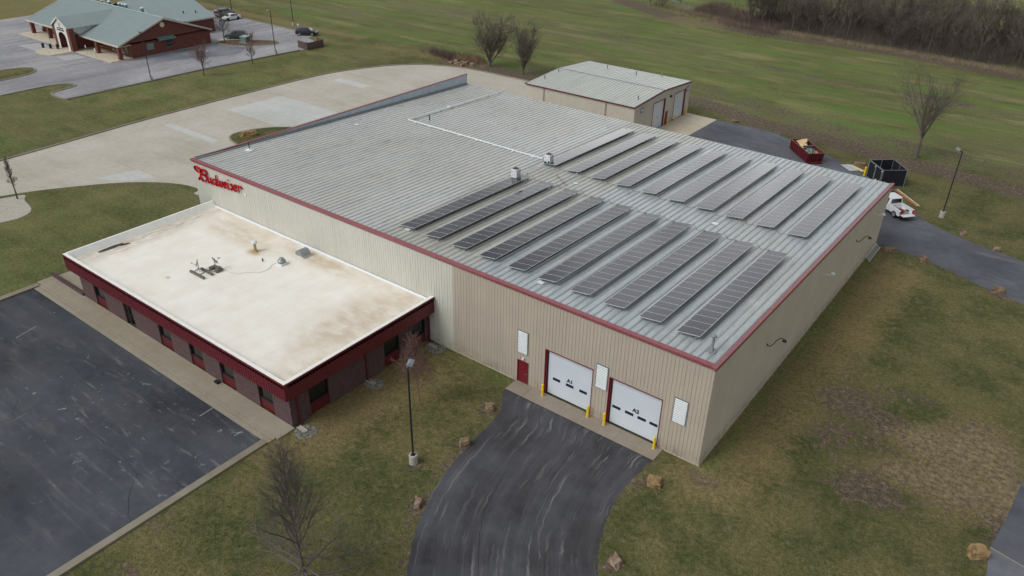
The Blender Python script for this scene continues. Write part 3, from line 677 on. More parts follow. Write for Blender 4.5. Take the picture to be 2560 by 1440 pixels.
b.build('rake_trim', 'red_trim', WH)
# west parapet: inner ribbed face, cap, flashing
b = MB(); ribwall(b, lambda u, d, z: (-W+.12+d, u, z), .3, D, 7.0, H0-.02, pitch=.305, ribw=.12, topw=.06, h=.03)
b.box((-W+.02, D-.02, HB-.3), (-W+.12, D+.02, H0-.02))
tag(b.build('parapet', 'parapet', WH), 'grey inner face of the west parapet')
b = MB(); b.box((-W-.08, .26, H0+.0), (-W+.2, D+.08, H0+.08)); b.build('parapet_cap', 'red_trim', WH)
b = MB(); y0, y1 = .3, D
b.add([(-W+.14, y0, RZ(y0)+.14), (-W+.45, y0, RZ(y0)+.09), (-W+.45, y1, RZ(y1)+.09), (-W+.14, y1, RZ(y1)+.14)], [(0, 1, 2, 3)])
b.add([(-W+.14, y0, RZ(y0)+.14), (-W+.14, y1, RZ(y1)+.14), (-W+.14, y1, RZ(y1)+.26), (-W+.14, y0, RZ(y0)+.26)], [(0, 1, 2, 3)]); b.build('flashing', 'galv', WH)
b = MB(); b.box((-W, D+.02, HB-.2), (0, D+.16, HB-.04)); b.build('eave_trim', 'galvgrey', WH)
b = MB()
for y0 in (0,): b.box((-23.5, -.02, 0), (0, .02, .04))
# overhead doors
def ohdoor(par, op, nwin, txt, winx, tpos):
    x0, x1, z0, z1 = op
    b = MB(); n = 7; hh = (z1-z0)/n
    for i in range(n):
        za, zb = z0+i*hh, z0+(i+1)*hh
        b.add([(x0+.1, .2, za), (x1-.02, .2, za), (x1-.02, .2, zb-.02), (x0+.1, .2, zb-.02), (x1-.02, .205, zb-.01), (x0+.1, .205, zb-.01), (x1-.02, .2, zb), (x0+.1, .2, zb)],
              [(0, 1, 2, 3), (3, 2, 4, 5), (5, 4, 6, 7)])
    d = b.build('overhead_door', 'doorwhite', par)
    for wx0, wx1 in winx:
        q = MB(); q.box((wx0-.03, .19, 1.58), (wx1+.03, .198, 1.84)); w_ = q.build('window_frame', 'black', d)
        q = MB(); q.box((wx0, .182, 1.62), (wx1, .189, 1.81)); q.build('window_pane', 'bluewin', d)
    text_mesh('door_number', txt, .48, 'black', d, (tpos[0], .19, tpos[1]+.06), (R(90), 0, 0), .006, .02)
    j = MB(); j.box((x0-.06, -.05, z0), (x0, .2, z1+.06)); j.box((x0, .03, z0), (x0+.1, .199, z1-.005)); 
    j.box((x1, -.045, z0), (x1+.05, .2, z1+.06)); j.box((x0, -.05, z1+.001), (x1, .2, z1+.06))
    jj = j.build('door_jamb', 'maroon', par)
    s = MB(); s.box((x0+.101, .12, z0), (x0+.16, .199, z1-.01)); s.box((x0+.16, .14, z0), (x1-.03, .198, z0+.07)); s.box((x1-.04, .15, z0), (x1-.001, .199, z1)); s.build('door_seal', 'black', par)
ohdoor(WH, A1, 3, 'A1', [(-13.15, -12.5), (-11.88, -11.22), (-10.6, -9.95)], (-11.55, 1.93))
ohdoor(WH, A2, 4, 'A2', [(-7.55, -6.88), (-6.42, -5.75), (-5.33, -4.66), (-4.3, -3.68)], (-5.55, 1.98))
b = MB(); b.box((-16.58, .03, .06), (-15.55, .07, 2.2)); d = b.build('door', 'maroon', WH)
b = MB(); b.tube((-15.68, .03, 1.05), (-15.68, -.04, 1.05), .018); b.bar((-15.68, -.04, 1.05), (-15.84, -.04, 1.05), .025, .025); b.build('handle', 'galv', d)
b = MB(); b.box((-16.64, -.035, .05), (-16.585, .08, 2.25)); b.box((-15.545, -.035, .05), (-15.5, .08, 2.25)); b.box((-16.585, -.035, 2.2), (-15.545, .08, 2.25)); b.build('door_frame', 'maroon', WH)
b = MB(); b.tube((-16.0, -.02, 2.62), (-16.0, -.1, 2.6), .06); b.lathe((-16.0, -.13, 2.5), [(.09, 0), (.12, .05), (.08, .14)], 12); b.build('wall_lamp', 'white', WH)
for (x0, x1) in LV:
    z0, z1 = 3.06, 5.17
    f = MB(); f.box((x0-.05, -.07, z0-.05), (x0, -.0305, z1+.05)); f.box((x1, -.07, z0-.05), (x1+.08, -.0305, z1+.05)); f.box((x0, -.07, z1), (x1, -.0305, z1+.05)); f.box((x0, -.07, z0-.05), (x1, -.0305, z0))
    
    fo = f.build('louvre_vent', 'galvgrey', WH)
    q = MB(); q.box((x0, -.036, z0), (x1, -.031, z1)); q.build('louvre_backing', 'galvgrey', fo)
    q = MB(); n = 14
    for i in range(n):
        zz = z0+(i+.1)*(z1-z0)/n; q.add([(x0+.01, -.085, zz), (x1-.01, -.085, zz), (x1-.01, -.045, zz+.07), (x0+.01, -.045, zz+.07), (x0+.01, -.085, zz-.015), (x1-.01, -.085, zz-.015)], [(0, 1, 2, 3), (4, 5, 1, 0)])
    q.build('louvre_blades', 'louvre', fo)
# concrete base line
b = MB(); b.box((.0, 0, -.1), (.06, D, .06)); b.box((-2.8, -.06, -.1), (.06, 0, .05)); b.box((-26, -.06, -.1), (-16.8, 0, .05)); b.build('base_sill', plain('pale_sill', (176, 168, 150), .8), WH)
# gooseneck lights on the side wall
def gooseneck(y, z, mat, big=True):
    q = MB(); pts = [(0.03, y-.95, z-.28), (.28, y-.9, z-.34), (.42, y-.6, z-.2), (.5, y-.2, z-.05), (.72, y+.15, z+.1), (.95, y+.2, z+.02)]
    for i in range(len(pts)-1): q.tube(pts[i], pts[i+1], .035 if big else .025, n=8)
    q.tube((0, y-.95, z-.28), (.06, y-.95, z-.28), .12, n=10)
    q.lathe((1.0, y+.22, z-.16), [(.2, 0), (.16, .08), (.07, .15), (.04, .2)], 12)
    q.build('gooseneck_lamp' if big else 'wall_lamp', mat, WH)
gooseneck(11.9, 5.2, 'darkmetal'); gooseneck(35.7, 5.2, 'darkmetal')
for y in (24.6, 41.3):
    q = MB(); q.bar((.03, y-.5, 5.75), (.55, y-.3, 5.7), .05, .05); q.bar((.5, y-.3, 5.7), (.62, y+.2, 5.62), .05, .05); q.obox((.66, y+.38, 5.58), (.35, .4, .1), .3); q.tube((0, y-.5, 5.75), (.05, y-.5, 5.75), .1); q.build('flood_lamp', 'white', WH)
# roof details belonging to the roof
def rp(x, y, dz=0): return (x, y, RZ(y)+dz)
b = MB()
for (x, y, w_, l_) in ((-30.95, 2.3, .55, .4), (-16.0, 2.0, .55, .4), (-10.3, 22.6, .6, .45), (-57.4, 20.7, .5, .4), (-26.0, 22.4, .5, .3)):
    b.box((x-w_/2, y-l_/2, RZ(y)+.055), (x+w_/2, y+l_/2, RZ(y)+.1))
b.build('roof_patch', 'white', roof)
b = MB()
for i in range(3):
    x0 = -46.4+i*.62
    b.box((x0-.25, 33.0, RZ(33)+.012), (x0+.25, 33.22, RZ(33)+.022)); b.box((x0+.18, 32.85, RZ(33)+.02), (x0+.27, 33.2, RZ(33)+.082)); b.box((x0-.26, 33.1, RZ(33)+.02), (x0-.18, 33.4, RZ(33)+.08))
tag(b.build('roof_patch', 'white', roof), 'three short white sealant dabs in a line')
b = MB(); b.lathe(rp(-58.98, 5.97, 0), [(.5, .04), (.42, .1), (.2, .16), (.1, .24)], 14); b.build('pipe_boot', 'white', roof)
b = MB(); b.tube(rp(-58.98, 5.97, .2), rp(-58.98, 5.97, 1.0), .06); b.build('vent_pipe', 'darkmetal', roof)
b = MB(); b.tube(rp(-52.2, 28.3, 0), rp(-52.2, 28.3, .75), .07); b.build('vent_pipe', 'darkmetal', roof)
b = MB(); b.box((-1.45, 1.45, RZ(1.7)+.05), (-.8, 2.05, RZ(1.7)+.1)); b.tube(rp(-1.11, 1.74, .05), rp(-1.11, 1.74, .35), .14); b.tube(rp(-1.11, 1.74, .34), rp(-1.11, 1.74, 1.25), .1)
b.lathe(rp(-1.11, 1.74, 1.2), [(.12, 0), (.2, .03), (.2, .14), (.1, .2)], 14); b.build('flue_pipe', 'galv', roof)
# wires between panel rows, on the roof
b = MB()
for k_ in range(9):
    x0 = -4.1-3.09*(k_+1)+1.9
    for (ya, yb) in ((20.15, 20.0), (24.6, 24.4)):
        b.tube(rp(x0, ya, .5), rp(x0+.5, ya-.1, .09), .02, n=5); b.tube(rp(x0+.5, ya-.1, .09), rp(x0+1.35, yb, .3), .02, n=5)
b.tube(rp(-28.9, 23.0, .1), rp(-26.3, 21.2, .1), .03, n=5)
b.build('panel_wiring', 'cable', roof)
# white conduits
def pipe(pts, r, name, label):
    b = MB()
    P = [Vector(p) for p in pts]
    for i in range(len(P)-1): b.tube(P[i], P[i+1], r, n=8)
    for i in range(len(P)-1):
        L_ = (P[i+1]-P[i]).length; n = max(1, int(L_/2.4))
        for k_ in range(n):
            c = P[i].lerp(P[i+1], (k_+.5)/n); b.box((c.x-.12, c.y-.12, c.z-.14), (c.x+.12, c.y+.12, c.z-r*.6))
    o = b.build(name, 'white'); tag(o, label, 'pipe'); return o
pipe([rp(-54.1, 46.3, .24), rp(-53.95, 36, .24), rp(-53.9, 26.2, .24), rp(-44, 26.1, .24), rp(-32.8, 25.9, .24)], .085, 'roof_conduit', 'long white conduit making a right angle across the plain left half of the metal roof')
pipe([rp(-31.7, 25.1, .2), rp(-31.55, 19.9, .2)], .04, 'roof_conduit', 'short white conduit running between the two white inverter cabinets')
pipe([rp(-27.3, 24.8, .2), rp(-27.05, 19.6, .2)], .04, 'roof_conduit', 'short white conduit joining the second solar rows on both sides of the walkway')
b = MB(); b.box((-53.95-.25, 33.9, RZ(34)+.26), (-53.95+.2, 34.3, RZ(34)+.4)); tag(b.build('junction_box', 'white'), 'small white junction box on the roof conduit near the left parapet', 'junction box')
# inverter cabinets
def cabinet(x, y, label, vis):
    z = RZ(y)
    t_ = thing('inverter_cabinet', (x, y, z), label, 'cabinet', 'white cabinets standing by the solar rows')
    q = MB(); q.box((-.42, -.42, .2), (.42, .42, 1.3)); o = q.build('body', 'white', t_); bevel(o, .02)
    q = MB(); q.box((-.32, -.32, 1.302), (.32, .32, 1.34)); q.build('fan_grille', 'darkmetal', t_)
    q = MB()
    for sx in (-1, 1):
        for sy in (-1, 1): q.tube((sx*.38, sy*.38, .07), (sx*.38, sy*.38, .2), .04, n=6)
    q.box((-.5, -.46, .04), (-.4, .46, .1)); q.box((.4, -.46, .04), (.5, .46, .1)); q.build('stand', 'galv', t_)
    q = MB()
    for (a_, c_q) in ((-.25, .95), (.1, .8), (.25, 1.1), (-.1, .6)): q.box((a_-.05, -.432, c_q-.03), (a_+.05, -.421, c_q+.03))
    for (a_, c_q) in ((-.2, .7), (.15, 1.0), (.2, .55)): q.box((.421, a_-.05, c_q-.04), (.432, a_+.05, c_q+.04))
    if vis: q.box((-.4, -.5, .12), (-.05, -.421, .42)); q.box((.15, -.47, .12), (.35, -.421, .6))
    q.build('fittings', 'darkmetal', t_)
    t_.scale = (.88, .88, .92)
    return t_
cabinet(-31.55, 25.4, 'white cabinet with dark fittings at the near end of the far left solar row', True)
cabinet(-31.5, 19.2, 'white cabinet standing behind the far end of the near left solar row', False)

# ------------------------------------------------------------------ solar rows
def make_row():
    t_ = thing('solar_array', (0, 0, 0), 'x', 'solar panels', 'tilted solar rows on the warehouse roof')
    n = 17; wl = 1.047; Wd = 1.86; tilt = R(7.8)
    pm = MB(); pm.box((0, 0, 0), (Wd, wl-.004, .035), 0); 
    pm.box((.026, .02, .0351), (Wd-.026, wl-.022, .037), 1)
    first = None
    for i in range(n):
        if first is None: first = pm.build('solar_panel', ['pvframe', 'cells'], t_); o = first
        else: o = first.copy(); COL.objects.link(o); o.parent = t_
        y = i*wl; o.location = (-.05, y, .15-KS*y); o.rotation_euler = (math.atan(-KS), -tilt, 0)
    q = MB(); L_ = n*wl
    for x0, h in ((.35, .19), (1.45, .34)):
        q.bar((x0, 0, h-.03), (x0, L_, h-.03-KS*L_), .05, .06)
    q.build('rail', 'galv', t_)
    for i in range(7):
        q = MB(); y = .12+i*(L_-.24)/6; z = -KS*y
        for x0, h in ((.35, .16), (1.45, .31)): q.tube((x0, y, z+.02), (x0, y, z+h), .025, n=6); q.box((x0-.06, y-.06, z+.01), (x0+.06, y+.06, z+.09))
        q.bar((1.45, y, z+.28), (.35, y, z+.08), .03, .03)
        q.build('support_frame', 'galv', t_)
    return t_
row0 = make_row(); used = False
ordn = ['first', 'second', 'third', 'fourth', 'fifth', 'sixth', 'seventh', 'eighth', 'ninth', 'last']
for bank, y0, nm in ((0, 2.3, 'front'), (1, 24.75, 'rear')):
    for k_ in range(10):
        x0 = -4.1-3.09*(9-k_)
        lab = '%s of ten rows from the left in the %s bank of solar panels' % (ordn[k_], nm)
        if not used: r_ = row0; used = True; r_['label'] = lab
        else: r_ = dup(row0, label=lab)
        r_.location = (x0, y0, RZ(y0)+.02)

# ------------------------------------------------------------------ wall sign (script letters)
SG = thing('wall_sign', (-60.4, -.05, 6.9), 'red script lettering sign raised on the beige wall near its left end', 'sign')
letters = {
 'B': [[(1.15, 1.12), (.78, 1.28), (.3, 1.42), (.02, 1.3), (.1, 1.02), (.5, .88), (.95, 1.02)], [(1.05, 1.3), (.82, .7), (.62, .1)], [(.62, .1), (.45, 0), (.5, .22)],
       [(.95, 1.25), (1.35, 1.38), (1.78, 1.3), (1.82, 1.02), (1.5, .82), (1.1, .76)], [(1.15, .76), (1.6, .7), (1.72, .4), (1.45, .1), (1.05, .02), (.85, .18)]],
 'u': [[(0, .62), (0, .15), (.12, 0), (.3, .08), (.42, .3)], [(.45, .62), (.42, .1), (.56, 0)]],
 'd': [[(.42, .5), (.2, .6), (0, .35), (.08, .04), (.3, .05), (.42, .3)], [(.62, 1.1), (.45, .1), (.58, 0)]],
 'w': [[(0, .6), (.02, .1), (.15, 0), (.3, .25), (.34, .55)], [(.34, .55), (.36, .1), (.5, 0), (.66, .3), (.68, .6)]],
 'e': [[(.05, .28), (.35, .36), (.36, .55), (.2, .62), (.02, .4), (.05, .1), (.22, 0), (.42, .14)]],
 'i': [[(.05, .6), (.04, .1), (.18, 0)], [(.1, .92), (.16, .95)]],
 's': [[(.05, .1), (.2, .0), (.34, .14), (.3, .32), (.18, .62), (.12, .5)]],
 'r': [[(0, .62), (.02, .02)], [(.02, .4), (.2, .62), (.4, .55), (.42, .45)]],
}
pos = [('B', 0, 0, 1.0), ('u', 1.9, .07, 1.05), ('d', 2.65, .12, 1.05), ('w', 3.42, .18, 1.1), ('e', 4.32, .24, 1.1), ('i', 4.95, .28, 1.1), ('s', 5.3, .32, 1.1), ('e', 5.85, .36, 1.15), ('r', 6.6, .42, 1.15)]
for ch, lx, lz, sc in pos:
    b = MB()
    SX = 1.16
    for stq in letters[ch]:
        P = smooth_poly(stq, 5) if len(stq) > 2 else stq
        pass
        for i in range(len(P)-1):
            p, q_ = P[i], P[i+1]
            b.bar((SX*(lx+p[0]*sc), -.12, lz+p[1]*sc), (SX*(lx+q_[0]*sc), -.12, lz+q_[1]*sc), .12, .17 if ch == 'B' else .12)
        for p in P: b.tube((SX*(lx+p[0]*sc), -.19, lz+p[1]*sc), (SX*(lx+p[0]*sc), -.04, lz+p[1]*sc), .085 if ch == 'B' else .06, n=8)
    o = b.build('letter', 'sign_red', SG)
b = MB(); b.tube((8.5, -.06, .35), (8.5, .03, .35), .17, n=14); b.build('registered_mark', 'white', SG)

# ------------------------------------------------------------------ bollards
def bollard():
    t_ = thing('bollard', (0, 0, 0), 'x', 'bollard', 'yellow steel bollards')
    q = MB(); q.lathe((0, 0, 0), [(.1, 0), (.1, 1.08), (.085, 1.14), (.04, 1.18)], 14); q.build('post', 'yellow', t_, smooth=False)
    q = MB(); q.lathe((0, 0, .0), [(.13, .0), (.12, .03)], 12); q.build('base_collar', 'conc_base', t_)
    return t_
b0 = bollard(); bl = [
 ((-13.73, -.42, .05), 'yellow bollard beside the left jamb of overhead door A1'), ((-9.35, -.42, .05), 'yellow bollard beside the right edge of overhead door A1'),
 ((-7.85, -.4, .05), 'yellow bollard beside the left jamb of overhead door A2'), ((-3.46, -.4, .05), 'yellow bollard beside the right edge of overhead door A2'),
 ((-38.5, 64.2, .01), 'yellow bollard at the left side of the nearer white door of the small shed'), ((-38.45, 68.75, .01), 'yellow bollard in front of the red door of the small shed'),
 ((-38.5, 71.5, .01), 'yellow bollard at the left side of the farther white door of the small shed'), ((-38.5, 75.6, .01), 'yellow bollard at the far corner of the small shed'),
 ((-7.26, 67.0, .0), 'yellow bollard standing left of the black screened enclosure'), ((-6.95, 67.35, 0), 'yellow bollard hidden just behind another at the black enclosure'),
 ((-5.0, 63.2, .0), 'yellow bollard peeping over the roof edge before the black enclosure')]
for i, (p, lab) in enumerate(bl):
    if i == 0: b0.location = p; b0['label'] = lab
    else:
        o = dup(b0, p, label=lab)
        if i > 7: o.scale = (1.25, 1.25, 1.15)

# ------------------------------------------------------------------ office annex
AX0, AX1, AY, HA = -58.4, -25.82, -16.3, 4.8
AN = thing('office_annex', (-42, -8, 0), 'flat white-roofed brick office annex with a deep red fascia', 'office')
ao = (-42, -8, 0)
wins = [(-55.3, -53.42), (-44.35, -42.45), (-39.7, -37.8), (-35.4, -33.52), (-30.4, -28.58)]
doorx = (-50.05, -48.5)
swins = [(-13.8, -11.85), (-5.72, -3.9), (-2.48, -.62)]
yf, xr, zs = -15.64, -26.48, 3.3
b = MB()
def wallseg_y(x0, x1, z0=0, z1=zs): b.box((x0, yf, z0), (x1, yf+.35, z1))
cur = -57.8
for (x0, x1) in sorted(wins+[doorx]): wallseg_y(cur, x0); cur = x1
wallseg_y(cur, xr)
for (x0, x1) in wins: b.box((x0, yf, 2.65), (x1, yf+.35, zs))
b.box((doorx[0], yf, 2.65), (doorx[1], yf+.35, zs))
cur = yf+.35
for (y0, y1) in swins: b.box((xr-.35, cur, 0), (xr, y0, zs)); b.box((xr-.35, y0, 2.7), (xr, y1, zs)); cur = y1
b.box((xr-.35, cur, 0), (xr, -.05, zs)); b.box((-57.8, yf+.35, 0), (-57.45, -.05, zs))
b.build('brick_wall', 'brick_plum', AN, ao)
def window_y(x0, x1):
    q = MB(); q.box((x0, yf+.2, 1.12), (x1, yf+.26, 2.65)); w_ = q.build('window', 'glass', AN, ao)
    q = MB(); q.box((x0, yf+.1, 1.04), (x1, yf+.28, 1.12)); q.box((x0, yf+.12, 1.12), (x0+.06, yf+.2, 2.65)); q.box((x1-.06, yf+.12, 1.12), (x1, yf+.2, 2.65)); q.build('window_frame', 'black', w_, None); 
    q.v = []
    q = MB(); ribwall(q, lambda u, d, z: (u, yf+.12-d, z), x0, x1, .05, 1.04, .27, .07, .03, .025); q.build('spandrel_panel', 'red', AN, ao)
    q = MB(); q.box((x0, yf+.26, 0), (x1, yf+.34, 1.04)); q.build('spandrel_backing', 'black', AN, ao)
def window_x(y0, y1):
    q = MB(); q.box((xr-.26, y0, 1.16), (xr-.2, y1, 2.7)); w_ = q.build('window', 'glass', AN, ao)
    q = MB(); q.box((xr-.28, y0, 1.06), (xr-.1, y1, 1.16)); q.box((xr-.2, y0, 1.16), (xr-.12, y0+.06, 2.7)); q.box((xr-.2, y1-.06, 1.16), (xr-.12, y1, 2.7)); q.build('window_frame', 'black', w_, None)
    q = MB(); ribwall(q, lambda u, d, z: (xr-.12+d, u, z), y0, y1, .05, 1.06, .3, .07, .03, .025); q.build('spandrel_panel', 'red', AN, ao)
    q = MB(); q.box((xr-.34, y0, 0), (xr-.26, y1, 1.06)); q.build('spandrel_backing', 'black', AN, ao)
for w_ in wins: window_y(*w_)
for w_ in swins: window_x(*w_)
q = MB(); q.box((doorx[0], yf+.28, .12), (doorx[1], yf+.33, 2.65)); dd = q.build('door', 'glass', AN, ao)
q = MB(); q.box((doorx[0], yf+.2, .12), (doorx[0]+.5, yf+.279, 2.65)); q.box((doorx[1]-.08, yf+.2, .12), (doorx[1], yf+.279, 2.65)); q.box((doorx[0]+.5, yf+.22, 1.0), (doorx[1]-.08, yf+.275, 1.08)); q.build('door_frame', 'black', dd, ao)
# fix children built relative to annex parts: parts of parts share the annex offset
for o in AN.children:
    for c in o.children:
        if c.name.startswith('window_frame'):
            for v in c.data.vertices: v.co.x -= ao[0]; v.co.y -= ao[1]
# fascia
b = MB()
ribwall(b, lambda u, d, z: (u, AY-d, z), AX0, AX1, HA-1.58, HA-.08, .305, .07, .035, .03)
ribwall(b, lambda u, d, z: (AX1+d, u, z), AY, -.06, HA-1.58, HA-.08, .305, .07, .035, .03)
ribwall(b, lambda u, d, z: (AX0-d, -u, z), .06, -AY, HA-1.58, HA-.08, .305, .07, .035, .03)
b.build('fascia', 'fascia_red', AN, ao)
b = MB(); b.box((AX0+.02, AY+.02, HA-1.57), (AX1-.02, yf-.01, HA-1.5)); b.box((xr+.01, yf, HA-1.57), (AX1-.02, -.06, HA-1.5)); b.box((AX0+.02, yf, HA-1.57), (-57.81, -.06, HA-1.5)); b.build('soffit', 'maroon', AN, ao)
b = MB()
b.box((AX0-.06, AY-.065, HA-.13), (AX1+.06, AY-.0, HA+.002)); b.box((AX1, AY, HA-.13), (AX1+.065, -.06, HA+.002)); b.box((AX0-.065, AY, HA-.13), (AX0, -.06, HA+.002)); b.build('fascia_cap', 'red', AN, ao)
b = MB(); b.box((AX0+.02, AY, HA-.45), (AX1-.02, AY+.32, HA+.01)); b.box((AX1-.34, AY+.32, HA-.45), (AX1-.0, -.06, HA+.012)); b.box((AX0, AY+.32, HA-.6), (AX0+.2, -.06, HA+.014))
y0, y1 = AY+.32, -.06
b.add([(AX0+.2, y0, HA), (AX0+.2, y1, HA), (AX0+.75, y1, HA-.72), (AX0+.75, y0, HA-.72)], [(0, 3, 2, 1)])
b.add([(AX0+.2, y1, HA), (AX0+.2, y1, HA-.72), (AX0+.75, y1, HA-.72)], [(0, 1, 2)])
b.build('parapet', plain('white_membrane_edge', (232, 234, 230), .7, var=.04), AN, ao)
# membrane roof with painted stains
xs2, ys2 = np.linspace(AX0+.1, AX1-.1, 110), np.linspace(AY+.1, -.02, 60)
X, Y = np.meshgrid(xs2, ys2); PA = np.zeros((60, 110, 3)); zr = 4.22
def blob3(ch, cx, cy, a_, b_, s=1.0, soft=.5):
    d = np.hypot((X-cx)/a_, (Y-cy)/b_); PA[:, :, ch] = np.maximum(PA[:, :, ch], s*np.clip((1+soft-d)/(2*soft), 0, 1))
PA[:, :, 0] = np.maximum(.5*np.clip((Y+3.2)/3.2, 0, 1), .62*np.clip((X+30.2)/4.0, 0, 1))
PA[:, :, 0] = np.maximum(PA[:, :, 0], .4*np.clip((-54.5-X)/3, 0, 1))
blob3(0, -39.5, -1.2, 5, 1.1, .7); blob3(0, -29.0, -7, 2.6, 6, .62); blob3(0, -50, -2.2, 6, 1.8, .5); blob3(0, -28.0, -1.5, 2.5, 2, .55)
blob3(1, -57.0, -8, .9, 7.5, .75, .5); blob3(1, -56.8, -13.5, 1.2, 2, .5); blob3(1, -55.9, -9.5, .5, 4, .55)
blob3(2, -57.25, -12.2, .35, 1.5, 1.0, .4); blob3(2, -56.9, -10.9, .2, .5, .9, .4)
blob3(0, -45.78, -3.9, .75, .6, 1.2, .6)
me = bpy.data.meshes.new('roof_membrane'); idx = np.arange(X.size).reshape(X.shape)
q = np.stack([idx[:-1, :-1].ravel(), idx[:-1, 1:].ravel(), idx[1:, 1:].ravel(), idx[1:, :-1].ravel()], 1)
me.from_pydata(list(zip(X.ravel()-ao[0], Y.ravel()-ao[1], np.full(X.size, zr))), [], q.tolist())
at = me.attributes.new('paint', 'FLOAT_COLOR', 'POINT'); at.data.foreach_set('color', np.concatenate([PA.reshape(-1, 3), np.ones((X.size, 1))], 1).ravel())
me.materials.append(MT['membrane']); mo = bpy.data.objects.new('roof_membrane', me); COL.objects.link(mo); mo.parent = AN
b = MB(); b.add([(AX0+.5, -.062, zr+.16), (AX0+.5, -.2, zr+.005), (AX1-.3, -.2, zr+.005), (AX1-.3, -.062, zr+.16)], [(0, 1, 2, 3)]); b.build('wall_flashing', 'white', AN, ao)
for (x, y, s_q) in ((-46.3, -14.2, .25),):
    pass
b = MB(); b.box((-47.9, -12.3, zr+.004), (-47.45, -11.95, zr+.01)); b.build('grey_patch', plain('grey_patch', (196, 196, 198), .8), AN, ao)
# downspouts and splash blocks
def downspout(y):
    q = MB(); q.box((xr+.01, y-.06, .15), (xr+.13, y+.06, 3.25)); q.obox((xr+.2, y, .1), (.3, .12, .1), 0, 0, R(25)); q.build('downspout', 'red', AN, ao)
for y in (-15.0, -7.86, -.3): downspout(y)
for nm, cx, cy, w_, l_ in (('white gravel splash bed with a concrete block at the near corner of the brick annex', -25.35, -15.35, .95, .62), ('white gravel splash bed under the middle downspout of the brick annex', -25.6, -7.9, .9, .55), ('white gravel splash bed in the angle of annex and warehouse', -25.2, -.75, 1.0, .6)):
    t_ = thing('splash_bed', (cx, cy, 0), nm, 'gravel bed', 'gravel splash beds below the annex downspouts')
    rr = random.Random(int(cy*10)); q = MB()
    for i in range(330):
        a_, r_ = rr.uniform(0, 6.283), math.sqrt(rr.random()); px_, py_ = w_*r_*math.cos(a_)*.95, l_*r_*math.sin(a_)*1.3
        s_q = rr.uniform(.035, .07); q.obox((px_, py_, s_q*.35), (s_q*1.5, s_q*1.1, s_q), rr.uniform(0, 3), rr.uniform(-.4, .4), rr.uniform(-.4, .4))
    q.build('stones', 'chips', t_)
    q = MB(); q.box((-.85, -.17, .05), (.05, .17, .09)); q.box((-.85, -.17, .09), (.05, -.12, .16)); q.box((-.85, .12, .09), (.05, .17, .16)); q.build('splash_block', 'conc_base', t_)
# low brick kerb wall beyond the left end
b = MB(); b.box((-64.3, -15.78, 0), (-57.82, -15.48, .42)); o = b.build('low_brick_wall', 'brick_plum'); tag(o, 'low plum brick wall running from the left end of the annex along the sidewalk', 'low wall')
# roof equipment of the annex
def rt(x, y): return (x, y, zr)
t_ = thing('exhaust_stack', rt(-45.78, -3.9), 'rust-stained vent stack with a white cap on the annex roof', 'vent')
q = MB(); q.tube((0, 0, 0), (0, 0, .95), .14, n=12); q.lathe((0, 0, 0), [(.26, 0), (.2, .08), (.15, .1)], 12); q.build('stack', plain('rusty_stack', (168, 142, 92), .7, var=.3, scale=4), t_)
q = MB(); q.lathe((0, 0, .85), [(.14, 0), (.27, .06), (.27, .2), (.2, .28), (.05, .31)], 16); q.build('cap', 'white', t_)
t_ = thing('mushroom_vent', rt(-41.7, -3.95), 'round grey mushroom exhaust fan on a white curb', 'vent')
q = MB(); q.box((-.36, -.36, 0), (.36, .36, .2)); q.build('curb', 'white', t_)
q = MB(); q.lathe((0, 0, .2), [(.2, 0), (.36, .05), (.4, .16), (.34, .3), (.24, .32), (.26, .4), (.18, .5), (.06, .53)], 18); q.build('hood', 'galv', t_, smooth=True)
t_ = thing('barrel_vent', rt(-41.4, -1.6), 'grey half-barrel exhaust hood on a white curb nearest the warehouse wall', 'vent')
q = MB(); q.box((-.38, -.38, 0), (.38, .38, .22)); q.build('curb', 'white', t_)
q = MB(); pr_ = [(-.5, .22), (-.52, .4), (-.42, .62), (-.2, .76), (.1, .76), (.34, .62), (.46, .4), (.48, .22)]
n = len(pr_)
q.add([(p[0], -.5, p[1]) for p in pr_]+[(p[0], .5, p[1]) for p in pr_], [(i, i+1, n+i+1, n+i) for i in range(n-1)]+[tuple(range(n))[::-1], tuple(range(n, 2*n)), (n-1, 0, n, 2*n-1)]); q.build('hood', 'galv', t_)
q = MB(); 
for yy in (-.52, -.02): q.add([(p[0]*1.03, yy, p[1]*1.02) for p in pr_]+[(p[0]*1.03, yy+.05, p[1]*1.02) for p in pr_], [(i, i+1, n+i+1, n+i) for i in range(n-1)])
q.build('hood_strap', 'galvgrey', t_)
o = MB().tube((0, 0, 0), (0, 0, .28), .07, n=10).build('vent_pipe', 'darkmetal'); o.location = rt(-43.6, -4.7); tag(o, 'short dark plumbing vent pipe standing alone on the white roof', 'pipe')
